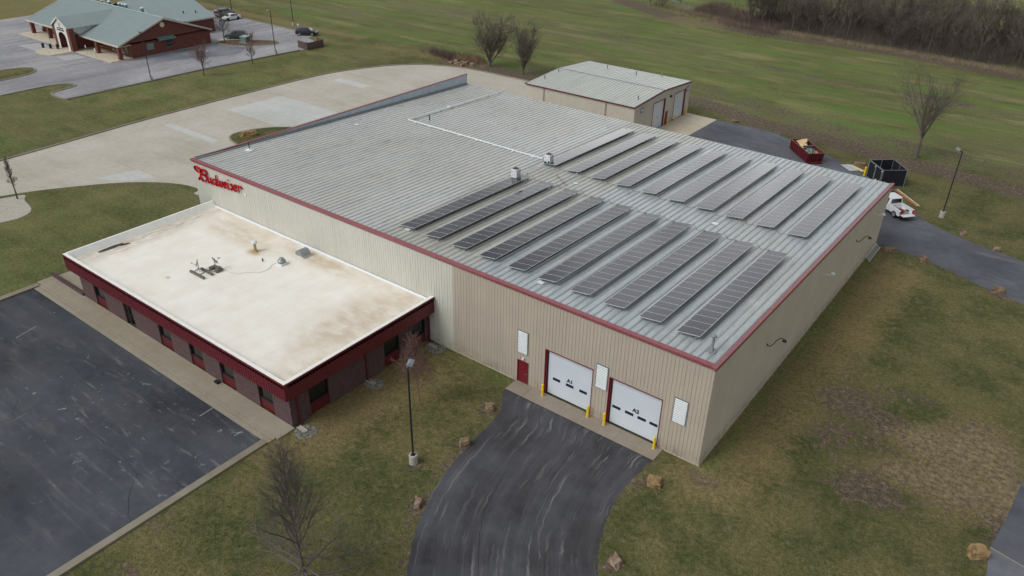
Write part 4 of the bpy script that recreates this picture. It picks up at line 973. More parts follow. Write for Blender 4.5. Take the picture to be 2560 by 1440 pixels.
def dish(x, y, rz, label, facing, lat):
    t_ = thing('satellite_dish', rt(x, y), label, 'satellite dish', 'satellite dishes weighted with blocks', rz)
    q = MB(); cz = .95; n = 20; ax = Vector(facing).normalized(); qq = ax.to_track_quat('Z', 'Y').to_matrix(); c = Vector((0, 0, cz)); vs = [c-ax*.0]; rings = 4
    for k_ in range(1, rings+1):
        r_ = .44*k_/rings
        for i in range(n): a_ = 6.28318*i/n; vs.append(c+qq @ Vector((r_*math.cos(a_), r_*math.sin(a_)*.92, .09*(k_/rings)**2)))
    fs = [(0, 1+i, 1+(i+1) % n) for i in range(n)]
    for k_ in range(rings-1):
        for i in range(n): fs.append((1+k_*n+i, 1+(k_+1)*n+i, 1+(k_+1)*n+(i+1) % n, 1+k_*n+(i+1) % n))
    q.add(vs, fs); q.add([v-ax*.015 for v in vs], [f[::-1] for f in fs]); d_ = q.build('reflector', plain('dish_grey', (150, 156, 164) if not lat else (196, 202, 208), .5), t_, smooth=True)
    q = MB(); arm = c+ax*.55+Vector((0, 0, -.12)); q.tube(c-Vector((0, 0, .32))+ax*.03, arm, .02, n=6); q.obox(arm, (.26 if not lat else .12, .07, .07), .5); q.build('feed_arm', 'galv', t_)
    q = MB(); q.tube((0, 0, .05), (0, 0, .7), .03, n=8); q.tube((0, 0, .7), c-ax*.04, .03, n=8); q.tube((.35, 0, .08), (0, 0, .55), .018, n=6); q.tube((-.35, 0, .08), (0, 0, .55), .018, n=6); q.box((-.5, -.45, .02), (.5, -.38, .06)); q.box((-.5, .38, .02), (.5, .45, .06)); q.box((-.5, -.45, .02), (-.43, .45, .06)); q.box((.43, -.45, .02), (.5, .45, .06)); q.build('mast', 'galv', t_)
    return t_
dish(-46.4, -9.7, R(15), 'pale grey satellite dish seen edge on, nearer the front edge of the white roof', (-.75, -.5, .25), True)
dish(-45.55, -8.5, R(10), 'dark grey satellite dish tilted up with a wide feed bar, on the white roof', (.55, .9, .75), False)
def block(): 
    q = MB(); q.box((-.2, -.1, 0), (.2, .1, .19))
    return q.build('concrete_block', 'conc_block')
blk0 = block(); tag(blk0, 'x', 'concrete block', 'concrete ballast blocks by the satellite dishes'); n0 = True
bk = []
for i in range(5): bk.append((-46.75+i*.43, -10.25+.0*i, 0, 0, 'paler dish, front line of blocks, number'))
for i in range(4): bk.append((-46.4+i*.46, -9.35, 0, 0, 'paler dish, back line of blocks, number'))
for i in range(3): bk.append((-45.95, -8.75+i*.24, 0, 0, 'darker dish, left pile'))
for i in range(3): bk.append((-45.1, -8.75+i*.24, 0, 0, 'darker dish, right pile'))
for i in range(2): bk.append((-45.1, -8.6+i*.24, .19, 0, 'darker dish, top of right pile'))
cn = {'paler': 'grey concrete block weighting the foot of the pale edge-on satellite dish', 'darker': 'grey concrete block piled at the foot of the dark tilted satellite dish'}
for i, (x, y, z, rz, lab) in enumerate(bk):
    o = blk0 if n0 else blk0.copy()
    if not n0: COL.objects.link(o)
    n0 = False; o.location = (x, y, zr+.063+z); o.rotation_euler = (0, 0, R(random.Random(i).uniform(-6, 6))); o['label'] = cn[lab.split()[0]]; o['group'] = 'ballast blocks of the %s dish' % lab.split()[0]
b = MB(); P = smooth_poly(GP([(565, 677), (590, 684), (620, 681), (650, 681), (672, 672), (682, 661), (700, 656)], 4.24), 4)
for i in range(len(P)-1): b.tube((*P[i], zr+.02), (*P[i+1], zr+.02), .015, n=5)
tag(b.build('cable', plain('pale_cable', (190, 188, 186), .6)), 'thin pale cable snaking over the white roof to the mushroom fan', 'cable')
o = MB().obox((0, 0, .09), (.5, .34, .18)).build('boot_mat', 'black'); o.location = (-35.75, -15.95, .14); tag(o, 'small black box on the sidewalk against the annex wall', 'box'); bevel(o, .03)

# ------------------------------------------------------------------ storage shed
SX0, SX1, SY0, SY1, SH, SR = -58.9, -38.93, 58.4, 76.85, 5.3, 5.85
SM = (SY0+SY1)/2
so_ = (-49, 67, 0)
SH_ = thing('storage_shed', so_, 'smaller beige metal shed with a gently pitched ribbed roof and two white doors', 'shed')
def shz(y): return SH+(SR-SH)*(1-abs(y-SM)/(SY1-SM))
sops = [(64.35, 68.1, .02, 4.4), (71.4, 75.15, .02, 4.4), (68.6, 69.5, .02, 2.2)]
b = MB(); ribwall(b, lambda u, d, z: (u, SY0-d, z), SX0, SX1, 0, SH, phase=.1)
ribwall(b, lambda u, d, z: (SX1+d, u, z), SY0, SM, 0, shz, openings=sops); ribwall(b, lambda u, d, z: (SX1+d, u, z), SM, SY1, 0, shz, openings=sops)
ribwall(b, lambda u, d, z: (SX0-d, -u, z), -SY1, -SM, 0, lambda u: shz(-u)); ribwall(b, lambda u, d, z: (SX0-d, -u, z), -SM, -SY0, 0, lambda u: shz(-u))
ribwall(b, lambda u, d, z: (-u, SY1+d, z), -SX1, -SX0, 0, SH)
b.build('wall', 'wall_shed', SH_, so_)
b = MB(); P = profile(SX0-.1, SX1+.1, .61, .16, .05, .06, 0)
for i in range(len(P)-1):
    (a_, da), (c_q, dc) = P[i], P[i+1]
    for y0, y1, z0, z1 in ((SY0-.2, SM, SH+.01, SR+.04), (SM, SY1+.2, SR+.04, SH+.01)):
        b.add([(a_, y0, z0+da), (c_q, y0, z0+dc), (c_q, y1, z1+dc), (a_, y1, z1+da)], [(0, 1, 2, 3)])
rf = b.build('roof', 'roof_shed', SH_, so_)
b = MB()
for i in range(33): b.bar((SX0+.3+i*.61, SM, SR+.1), (SX0+.75+i*.61, SM, SR+.1), .3, .03)
b.build('ridge_cap', 'galv', SH_, so_)
b = MB(); b.box((SX0-.1, SY0-.24, SH-.16), (SX1+.1, SY0-.1, SH+.0))
for s0, s1, z0, z1 in ((SY0-.25, SM, SH, SR+.03), (SM, SY1+.25, SR+.03, SH)):
    for xx in (SX1+.06, SX0-.12): b.bar((xx+.03, s0, z0-.04), (xx+.03, s1, z1-.04), .1, .2)
b.build('trim', 'red', SH_, so_)
b = MB()
for x0 in (-55.4, -43.9): b.box((x0-.06, SY0-.14, 0), (x0+.06, SY0-.03, SH-.16))
b.build('downspout', plain('tan_downspout', (150, 136, 120), .6), SH_, so_)
for k_, (y0, y1, z0, z1) in enumerate(sops[:2]):
    q = MB(); nn = 7; hh = (z1-z0)/nn
    for i in range(nn): q.add([(SX1-.16, y0+.02, z0+i*hh), (SX1-.16, y1-.06, z0+i*hh), (SX1-.16, y1-.06, z0+(i+1)*hh-.02), (SX1-.16, y0+.02, z0+(i+1)*hh-.02), (SX1-.175, y0+.02, z0+(i+1)*hh), (SX1-.175, y1-.06, z0+(i+1)*hh)], [(0, 1, 2, 3), (3, 2, 5, 4)])
    d = q.build('overhead_door', 'doorwhite', SH_, so_)
    q = MB(); q.tube((SX1-.158, (y0+y1)/2, 1.9), (SX1-.13, (y0+y1)/2, 1.9), .12, n=10); q.build('door_lock', 'galvgrey', d, so_)
    q = MB(); q.box((SX1-.2, y1-.06, z0), (SX1+.05, y1+.14, z1+.1)); q.box((SX1-.2, y0-.06, z0), (SX1+.05, y0, z1+.1)); q.box((SX1-.2, y0, z1), (SX1+.05, y1-.06, z1+.1)); q.build('door_jamb', 'maroon', SH_, so_)
q = MB(); q.box((SX1-.06, 68.62, .05), (SX1+.02, 69.48, 2.18)); q.build('door', 'maroon', SH_, so_)
for y0 in (60.2, 75.55):
    q = MB(); q.box((SX1+.031, y0, 3.95), (SX1+.07, y0+.85, 4.75)); w_ = q.build('wall_vent', 'galvgrey', SH_, so_)
    q = MB(); q.box((SX1+.071, y0+.2, 4.15), (SX1+.08, y0+.65, 4.55)); q.build('vent_grille', 'white', w_, so_)
q = MB(); q.box((SX1+.03, 69.55, 4.35), (SX1+.3, 69.95, 4.6)); q.build('wall_lamp', 'darkmetal', SH_, so_)
for (x, y) in ((-57.6, 61.6), (-57.9, 66.0), (-53.2, 74.0), (-47.4, 73.6), (-43.9, 76.0), (-40.2, 61.5)):
    q = MB(); q.tube((x, y, shz(y)), (x, y, shz(y)+.55), .09, n=8); q.lathe((x, y, shz(y)+.5), [(.1, 0), (.14, .03), (.13, .14)], 10); q.build('vent_pipe', 'galvgrey', rf, so_)
# fix: children of children of buildings use the same offset (parents have identity transforms)

# ------------------------------------------------------------------ light poles
def pole(h, base_h, mat='darkmetal'):
    t_ = thing('light_pole', (0, 0, 0), 'x', 'light pole')
    q = MB(); q.lathe((0, 0, 0), [(.32, 0), (.32, base_h), (.29, base_h+.03)], 20); q.build('concrete_base', 'conc_base', t_)
    q = MB(); q.box((-.16, -.16, base_h+.03), (.16, .16, base_h+.07)); q.tube((0, 0, base_h+.05), (0, 0, h), .08, .07, n=8); q.build('pole', mat, t_)
    q = MB(); q.bar((0, 0, h-.12), (.3, 0, h-.02), .08, .08); hd = q.build('arm', mat, t_)
    q = MB(); q.obox((.55, 0, h+.04), (.62, .42, .16), 0, 0, R(-12)); q.add([(.25, -.21, h+.05), (.85, -.21, h+.16), (.8, 0, h+.25), (.3, 0, h+.16), (.25, .21, h+.05), (.85, .21, h+.16)], [(0, 1, 2, 3), (3, 2, 5, 4)]); q.build('lamp_head', 'galvgrey', t_)
    return t_
p0 = pole(8.5, .78); p0.location = (-16.55, -12.7, 0); p0.rotation_euler = (0, 0, R(115)); p0['label'] = 'tall dark light pole on a round concrete base on the lawn near the annex'
p0['group'] = 'dark parking light poles'
dup(p0, (4.25, 59.2, 0), R(150), 'dark light pole right of the white pickup, leaning square lamp head')
for (x, y, rz, lab) in ((-122.6, 30.2, 180, 'dark light pole at the lot edge in front of the brick gable'), (-121.7, 57.2, 180, 'dark light pole at the lot kerb beside the leafless sapling and green box'),
                        (-140.9, 77.3, 200, 'dark light pole rising out of the picture behind the far dark car'), (-163.3, 76.4, 200, 'dark light pole rising behind the silver van')):
    dup(p0, (x, y, 0), R(rz), lab)

# ------------------------------------------------------------------ boulders
def boulder(name, x, y, sx, sy, sz, rz, mat, label, seed, cat='boulder', flatt=.5, group='sandstone boulders lining the drives'):
    import bmesh
    bm = bmesh.new(); rr = random.Random(seed)
    vs = []
    for sx_, sy_ in ((-1, -1), (1, -1), (1, 1), (-1, 1)):
        vs.append(bm.verts.new((sx_*(.5+rr.uniform(-.12, .05)), sy_*(.5+rr.uniform(-.12, .05)), -.1)))
    tp = []
    for sx_, sy_ in ((-1, -1), (1, -1), (1, 1), (-1, 1)):
        tp.append(bm.verts.new((sx_*(.42+rr.uniform(-.22, .06)), sy_*(.42+rr.uniform(-.22, .06)), 1-rr.uniform(0, flatt*.5))))
    bm.faces.new(vs[::-1]); bm.faces.new(tp)
    for i in range(4): bm.faces.new((vs[i], vs[(i+1) % 4], tp[(i+1) % 4], tp[i]))
    bmesh.ops.subdivide_edges(bm, edges=bm.edges[:], cuts=4, use_grid_fill=True)
    for v in bm.verts:
        nn = mnoise.noise_vector(v.co*2.2+Vector((seed*3.1, 0, 0))); n2 = mnoise.noise_vector(v.co*6+Vector((seed*1.7, 5, 0)))
        v.co += nn*.13+n2*.05
    for v in bm.verts: v.co.x *= sx; v.co.y *= sy; v.co.z *= sz
    me = bpy.data.meshes.new(name); bm.to_mesh(me); bm.free(); me.materials.append(MT[mat])
    o = bpy.data.objects.new(name, me); COL.objects.link(o); o.location = (x, y, 0); o.rotation_euler = (0, 0, rz)
    return tag(o, label, cat, group)
boulder('boulder', -16.0, -4.5, .85, .6, .55, .6, 'rock_tan', 'tan pointed boulder on the grass left of the drive, nearest the dock apron', 1)
boulder('boulder', -14.85, -8.85, .9, .65, .6, .9, 'rock_tan', 'tan boulder with a dark reddish side, second down the left of the drive', 2)
boulder('boulder', -13.5, -15.45, .6, 1.0, .5, .5, 'rock_grey', 'pale wedge-shaped boulder below the light pole, left of the drive', 3)
boulder('boulder', -1.6, -3.65, 1.15, 1.0, .5, .35, 'rock_gold', 'large flat golden boulder right of the drive near the warehouse corner', 4, flatt=.1)
boulder('boulder', -.25, -11.4, .8, 1.0, .5, 1.3, 'rock_grey', 'grey boulder with a rusty underside at the bottom right of the drive', 5)
boulder('boulder', 17.9, 3.65, 1.15, .85, .7, .5, 'rock_gold', 'blocky golden boulder by the paved lane at the lower right', 6, flatt=.1)
boulder('boulder', 5.4, 45.2, 1.1, .8, .7, .7, 'rock_tan', 'tan boulder on the inner verge of the back lane, second from the warehouse', 7)
boulder('boulder', 1.7, 45.7, 1.9, .9, .35, .6, 'rock_tan', 'long flat brown boulder on the verge at the warehouse rear corner', 8)
boulder('boulder', 7.4, 55.35, .65, .5, .55, .7, 'rock_grey', 'small pale boulder on the outer verge of the back lane, nearer the light pole', 9)
boulder('boulder', 11.2, 53.35, .8, .5, .5, .2, 'rock_grey', 'small grey boulder on the outer verge of the back lane, towards the right edge', 10)
boulder('boulder', 13.1, 42.95, 1.25, .7, .75, .35, 'rock_tan', 'tan rectangular boulder on the inner verge of the back lane', 11)
boulder('boulder', 16.3, 41.0, 1.0, .7, .6, .5, 'rock_tan', 'boulder cut by the right edge of the picture beside the back lane', 12)
boulder('boulder', 19.0, 19.6, 1.0, .7, .5, .5, 'rock_tan', 'boulder cut by the right edge of the picture beside the bare patch', 13)
boulder('boulder', -84.4, 23.0, 2.6, 1.0, .9, 1.1, 'rock_gold', 'long orange boulder on the kerbed island beside the warehouse parapet', 14)
boulder('boulder', -30.6, 77.6, 1.4, .7, .35, .6, 'rock_tan', 'low brown rock in the grass beyond the shed apron', 15)
boulder('boulder', -9.0, 70.9, 2.0, .9, .4, .3, 'rock_tan', 'flat tan rock behind the plywood sheets by the back lane', 16)
rr = random.Random(3)
for i, q_ in enumerate([(1128, 158), (1138, 160), (1148, 163), (1160, 160), (1140, 154), (1172, 158), (1155, 166), (1182, 163), (1166, 152)]):
    x, y = G(*q_); boulder('rock', x, y, rr.uniform(.9, 1.7), rr.uniform(.6, 1.1), rr.uniform(.3, .6), rr.uniform(0, 3), 'rock_grey', 'pale riprap rock at the culvert by the kerb of the truck court', 30+i, 'rock', group='riprap rocks at the culvert')
for i, q_ in enumerate([(1245, 68), (1262, 72), (1276, 80), (1255, 76), (1268, 82)]):
    x, y = G(*q_); boulder('rock', x, y, rr.uniform(1.2, 2.2), .7, .3, rr.uniform(0, 3), 'rock_grey', 'pale rock in the field behind the bare trees', 50+i, 'rock', group='rocks in the field')

# ------------------------------------------------------------------ trees
def tree_mesh(seed, h, r0, spread=.5, clear=.15, n1=16, n2=7, n3=5, n4=3, up=.55, droop=0.0, leader=True, minr=.006, lean=(0, 0), twigr=1.0, l1=.42):
    rr = random.Random(seed); T = MB(); K = MB()
    def rv(): return Vector((rr.gauss(0, 1), rr.gauss(0, 1), rr.gauss(0, 1))).normalized()
    def limb(p, d, L_, r, lvl, upv):
        k_ = 5 if lvl <= 1 else (3 if lvl == 2 else 2)
        pts = [(p.copy(), r)]
        for i in range(k_):
            d = (d+rv()*(.16 if lvl else .05)+Vector((0, 0, upv))*.22).normalized(); p = p+d*L_/k_; pts.append((p.copy(), max(minr, r*(1-.82*(i+1)/k_) if lvl else r*(1-.75*(i+1)/k_))))
        for i in range(k_):
            mb = T if lvl <= 1 else K
            n = 8 if lvl == 0 else (5 if lvl == 1 else 3)
            mb.tube(pts[i][0], pts[i+1][0], pts[i][1]*(twigr if lvl > 1 else 1), pts[i+1][1]*(twigr if lvl > 1 else 1), n, cap=False)
        return pts
    def at_(pts, f):
        x_ = f*(len(pts)-1); i = min(int(x_), len(pts)-2); t_ = x_-i
        return pts[i][0].lerp(pts[i+1][0], t_), pts[i][1]*(1-t_)+pts[i+1][1]*t_, (pts[i+1][0]-pts[i][0]).normalized()
    trunk = limb(Vector((0, 0, -.1)), Vector((lean[0], lean[1], 1)).normalized(), h*(.94 if leader else .45), r0, 0, 0)
    for i in range(n1):
        f = clear+(1-clear)*(i+.5)/n1; f = min(.97, f+rr.uniform(-.02, .02)) if leader else clear*1.6+(1-clear*1.6)*rr.random()
        p, r, td = at_(trunk, f); a_ = i*2.4+rr.uniform(-.4, .4); rad = Vector((math.cos(a_), math.sin(a_), 0))
        elev = up+(f-.4)*.9 if leader else up
        if droop and f < .38: elev = droop
        d = (rad*(1-max(0, elev)*.55)+Vector((0, 0, elev))).normalized()
        L_ = h*l1*(1.12-.62*f if leader else rr.uniform(.8, 1.5))*rr.uniform(.8, 1.15)*(spread/.5)
        b1 = limb(p, d, L_, max(minr*2, min(r*.62, L_*.022)), 1, .28 if elev > .1 else -.05)
        for j in range(max(3, int(n2*(1-.5*f))) if leader else n2):
            p2, r2, d1 = at_(b1, .22+.76*(j+rr.random()*.8)/n2)
            d2 = (d1*.9+rv()*.75+Vector((0, 0, .18))).normalized(); L2 = L_*rr.uniform(.28, .48)*(1-.35*j/n2)
            b2 = limb(p2, d2, L2, max(minr*1.4, r2*.55), 2, .15)
            for k_ in range(n3):
                p3, r3, d3 = at_(b2, .2+.8*(k_+rr.random())/n3)
                d4 = (d3+rv()*.7).normalized(); b3 = limb(p3, d4, L2*rr.uniform(.35, .6), max(minr, r3*.6), 3, .12)
                for _ in range(n4):
                    p5, r5, d5 = at_(b3, rr.uniform(.2, 1)); e = p5+(d5+rv()*.6).normalized()*L2*rr.uniform(.18, .34); K.tube(p5, e, minr*.9*twigr, minr*.5*twigr, 3, cap=False)
    return T, K
def tree(name, x, y, label, tw='twig', group=None, rz=0, cat='tree', bark='bark', **kw):
    T, K = tree_mesh(**kw); t_ = thing(name, (x, y, 0), label, cat, group, rz)
    T.build('trunk', bark, t_); K.build('crown', tw, t_); return t_
tree('bare_tree', -13.1, -25.2, 'large bare tree with spreading low limbs at the bottom edge of the lawn', 'twig', seed=11, h=11.4, r0=.14, spread=.5, clear=.14, n1=44, n2=10, n3=7, n4=4, up=.72, droop=-.02, minr=.0042, bark='twig', l1=.42)
tree('sapling', -20.75, -7.5, 'slender bare sapling with reddish branches in front of the annex corner', 'twig_red', seed=5, h=6.2, r0=.05, spread=.62, clear=.3, n1=36, n2=9, n3=6, n4=3, up=.75, minr=.007, bark='twig_red', l1=.34)
tree('bare_tree', -86.9, -9.0, 'small upright bare tree in the white gravel bed at the left edge', 'twig_dark', seed=7, h=5.3, r0=.1, spread=.34, clear=.28, n1=20, n2=7, n3=5, n4=2, up=1.0, minr=.011, bark='twig_dark', l1=.42)
tree('bare_tree', -118.4, 38.3, 'thin bare multi-stemmed tree on the strip before the brick gable', 'twig_red', seed=9, h=7.0, r0=.12, spread=.42, clear=.2, n1=14, n2=7, n3=5, n4=3, up=1.0, leader=False, minr=.012, l1=.42)
tree('sapling', -118.9, 49.5, 'small bare sapling on the strip near the green box', 'twig_red', seed=10, h=5.2, r0=.09, spread=.42, clear=.2, n1=11, n2=6, n3=4, n4=2, up=1.0, leader=False, minr=.012, l1=.4)
tree('bare_tree', -138.0, 56.5, 'bare dark tree with a rounded crown beside the brick wall and parked car', 'twig_dark', seed=12, h=6.4, r0=.14, spread=.56, clear=.28, n1=18, n2=7, n3=5, n4=3, up=.55, minr=.013, bark='twig_dark')
tree('bare_tree', -82.5, 78.5, 'larger of two dense vase-shaped bare trees at the kerb of the truck court', 'twig_dark', seed=21, h=7.2, r0=.26, spread=.56, clear=.13, n1=24, n2=10, n3=7, n4=4, up=.8, leader=False, minr=.0105, bark='twig_dark', l1=.66)
tree('bare_tree', -74.2, 78.3, 'smaller of two dense vase-shaped bare trees at the kerb of the truck court', 'twig_dark', seed=22, h=6.8, r0=.22, spread=.52, clear=.13, n1=20, n2=9, n3=6, n4=4, up=1.1, leader=False, minr=.011, bark='twig_dark', l1=.66)
tree('bare_tree', -3.4, 79.3, 'tall lone bare tree leaning right beyond the black enclosure', 'twig', seed=33, h=11.8, r0=.3, spread=.47, clear=.3, n1=13, n2=10, n3=6, n4=4, up=.95, leader=False, minr=.0085, lean=(.05, .04), l1=.58, bark='twig')
tree('bare_shrub', -133.6, 60.2, 'leafless shrub behind the green utility box', 'twig_red', seed=41, h=2.6, r0=.05, spread=.5, clear=.05, n1=12, n2=5, n3=3, n4=2, up=1.1, leader=False, minr=.012, cat='shrub')
# the wood beyond the field: six trees, copied one by one
protos = []
for i, (h, sp, up, ld, m_) in enumerate(((10.5, .42, .7, True, 'twig_wood'), (9.0, .5, .9, False, 'twig_wood2'), (11.8, .4, .8, True, 'twig_wood'), (8.0, .55, .7, False, 'twig_wood2'), (10, .46, 1.0, False, 'twig_wood'), (6.5, .6, .6, False, 'twig_wood2'))):
    protos.append(tree('woodland_tree', 0, 0, 'bare grey tree in the dense wood beyond the field', m_, 'bare trees of the wood beyond the field', seed=60+i, h=h, r0=.16, spread=sp, clear=.18, n1=13, n2=6, n3=5, n4=3, up=up, leader=ld, minr=.015, bark='twig_wood2', l1=.42))
rr = random.Random(77); placed = []; cnt = 0
def try_place(x, y, dmin):
    for a_, c_q in placed:
        if (a_-x)**2+(c_q-y)**2 < dmin*dmin: return False
    placed.append((x, y)); return True
while len(placed) < 175:
    x, y = rr.uniform(-60, 22), rr.uniform(148.5, 186)
    front = 150.6-5*(x+56)/58*.9
    if x < -45 and y > 172: continue
    if y < front: continue
    try_place(x, y, 2.3)
lone = [G(*q_) for q_ in ((1625, 14), (1640, 18), (1655, 21), (1662, 10), (1700, 10), (1608, 8), (1925, 58), (1948, 55))]
allp = placed+lone
for i, (x, y) in enumerate(allp):
    pr0 = protos[i % 6]
    o = pr0 if i < 6 else dup(pr0)
    o.location = (x, y, 0); o.rotation_euler = (0, 0, rr.uniform(0, 6.28)); s_q = rr.uniform(.75, 1.2)
    if i >= len(placed): s_q = .5; 
    o.scale = (s_q, s_q, s_q*rr.uniform(.9, 1.1))
    if i >= len(placed): o['label'] = 'low bare tree of the thicket beside the pale stream'; o['group'] = 'thicket trees by the stream'
# undergrowth (stuff)
def stems(name, spots, n, mat, hmin, hmax, r, label, sprd, seed=0, parts=3, lean_=.35):
    rr = random.Random(seed); b = MB()
    for _ in range(n):
        cx, cy = spots(rr)
        for k_ in range(parts):
            h = rr.uniform(hmin, hmax); a_ = rr.uniform(0, 6.28); l_ = rr.uniform(0, lean_)*h
            x, y = cx+rr.gauss(0, sprd), cy+rr.gauss(0, sprd)
            b.tube((x, y, 0), (x+math.cos(a_)*l_, y+math.sin(a_)*l_, h), r, r*.35, 3, cap=False)
    o = b.build(name, mat); tag(o, label, 'undergrowth', None, 'stuff'); return o
def wood_spot(rr):
    while True:
        x, y = rr.uniform(-60, 20), rr.uniform(147, 187)
        if y > 149.6-5*(x+56)/58*.9: return x, y
stems('undergrowth', wood_spot, 6000, 'twig_wood2', .6, 2.6, .028, 'grey brown brush filling the floor of the wood', .5, 1, 3, .6)
def edge_spot(rr):
    x = rr.uniform(-90, 20); f = 150.2-5*(x+56)/58*.9 if x > -58 else 150.2+(-58-x)*.35
    return x, f+rr.gauss(0, .9)-1.0
stems('tall_dry_grass', edge_spot, 5000, 'thatch', .3, .9, .03, 'pale dry grass along the edge of the wood', .35, 2, 2)
def shrub_spot(rr):
    x = rr.uniform(-78, -50); return x, 156+rr.gauss(0, 5)-(x+60)*.5
stems('scrub', shrub_spot, 2500, 'brushm', .4, 1.6, .03, 'reddish brown scrub beside the stream', .6, 3, 3, .5)
cq = [G(*q_) for q_ in ((1085, 132), (1110, 140), (1135, 146), (1160, 150), (1185, 154))]
def culv(rr):
    c = cq[min(4, int(rr.random()**.8*5))]; return c[0]+rr.gauss(0, 1.3), c[1]+rr.gauss(0, .9)
stems('reeds', culv, 700, 'brushm', .4, 1.5, .025, 'brown dead weeds along the ditch by the culvert', .4, 4, 3, .4)
def culv2(rr):
    c = cq[3+int(rr.random()*2)]; return c[0]+rr.gauss(0, 1.0)+.5, c[1]+rr.gauss(0, .6)-.4
stems('dry_grass_clump', culv2, 420, 'drygrass', .5, 1.3, .03, 'straw coloured grass clumps by the riprap', .3, 5, 3, .6)

# grass tufts on the near lawns
rr = random.Random(15); b = MB()
def lawn_ok(x, y):
    if -63.9 < x < -26.4 and y < -15: return False
    if -58.5 < x < -25 and y < 0.3: return False
    if -61.3 < x < .3 and 0 <= y < 46.3: return False
    lx = -16.7 if y > -3 else -15.2+max(0, -5-y)*.12+max(0, -13-y)*.35; rx = -2.7 if y > -7 else -2.7+(-7-y)*.38
    if lx-.2 < x < rx+.2 and y < 0.1: return False
    if x > 18 and y < 20: return False
    return True
cntt = 0
while cntt < 42000:
    x, y = rr.uniform(-34, 22), rr.uniform(-34, 34)
    if rr.random() > 1.15-(math.hypot(x-4, y+24))/75: continue
    if not lawn_ok(x, y): continue
    h, a_, w_ = rr.uniform(.04, .13), rr.uniform(0, 3.14), rr.uniform(.015, .04)
    dx, dy = math.cos(a_)*w_, math.sin(a_)*w_; lx, ly = rr.gauss(0, .04), rr.gauss(0, .04)
    b.add([(x-dx, y-dy, 0), (x+dx, y+dy, 0), (x+lx, y+ly, h)], [(0, 1, 2)]); cntt += 1
gm = NT('grass_blades', .9, 0, .1); ng = gm.noise(.22, 6); c = gm.mix(gm.rng(ng, .38, .62), C3(84, 88, 52), C3(118, 108, 76)); c = gm.mul(c, gm.rng(gm.noise(6, 3), .3, .7, .55, 1.5)); gm.col(c)
MT['blades'] = gm.m
tag(b.build('grass', 'blades'), 'short winter grass on the near lawns', 'grass', None, 'stuff')

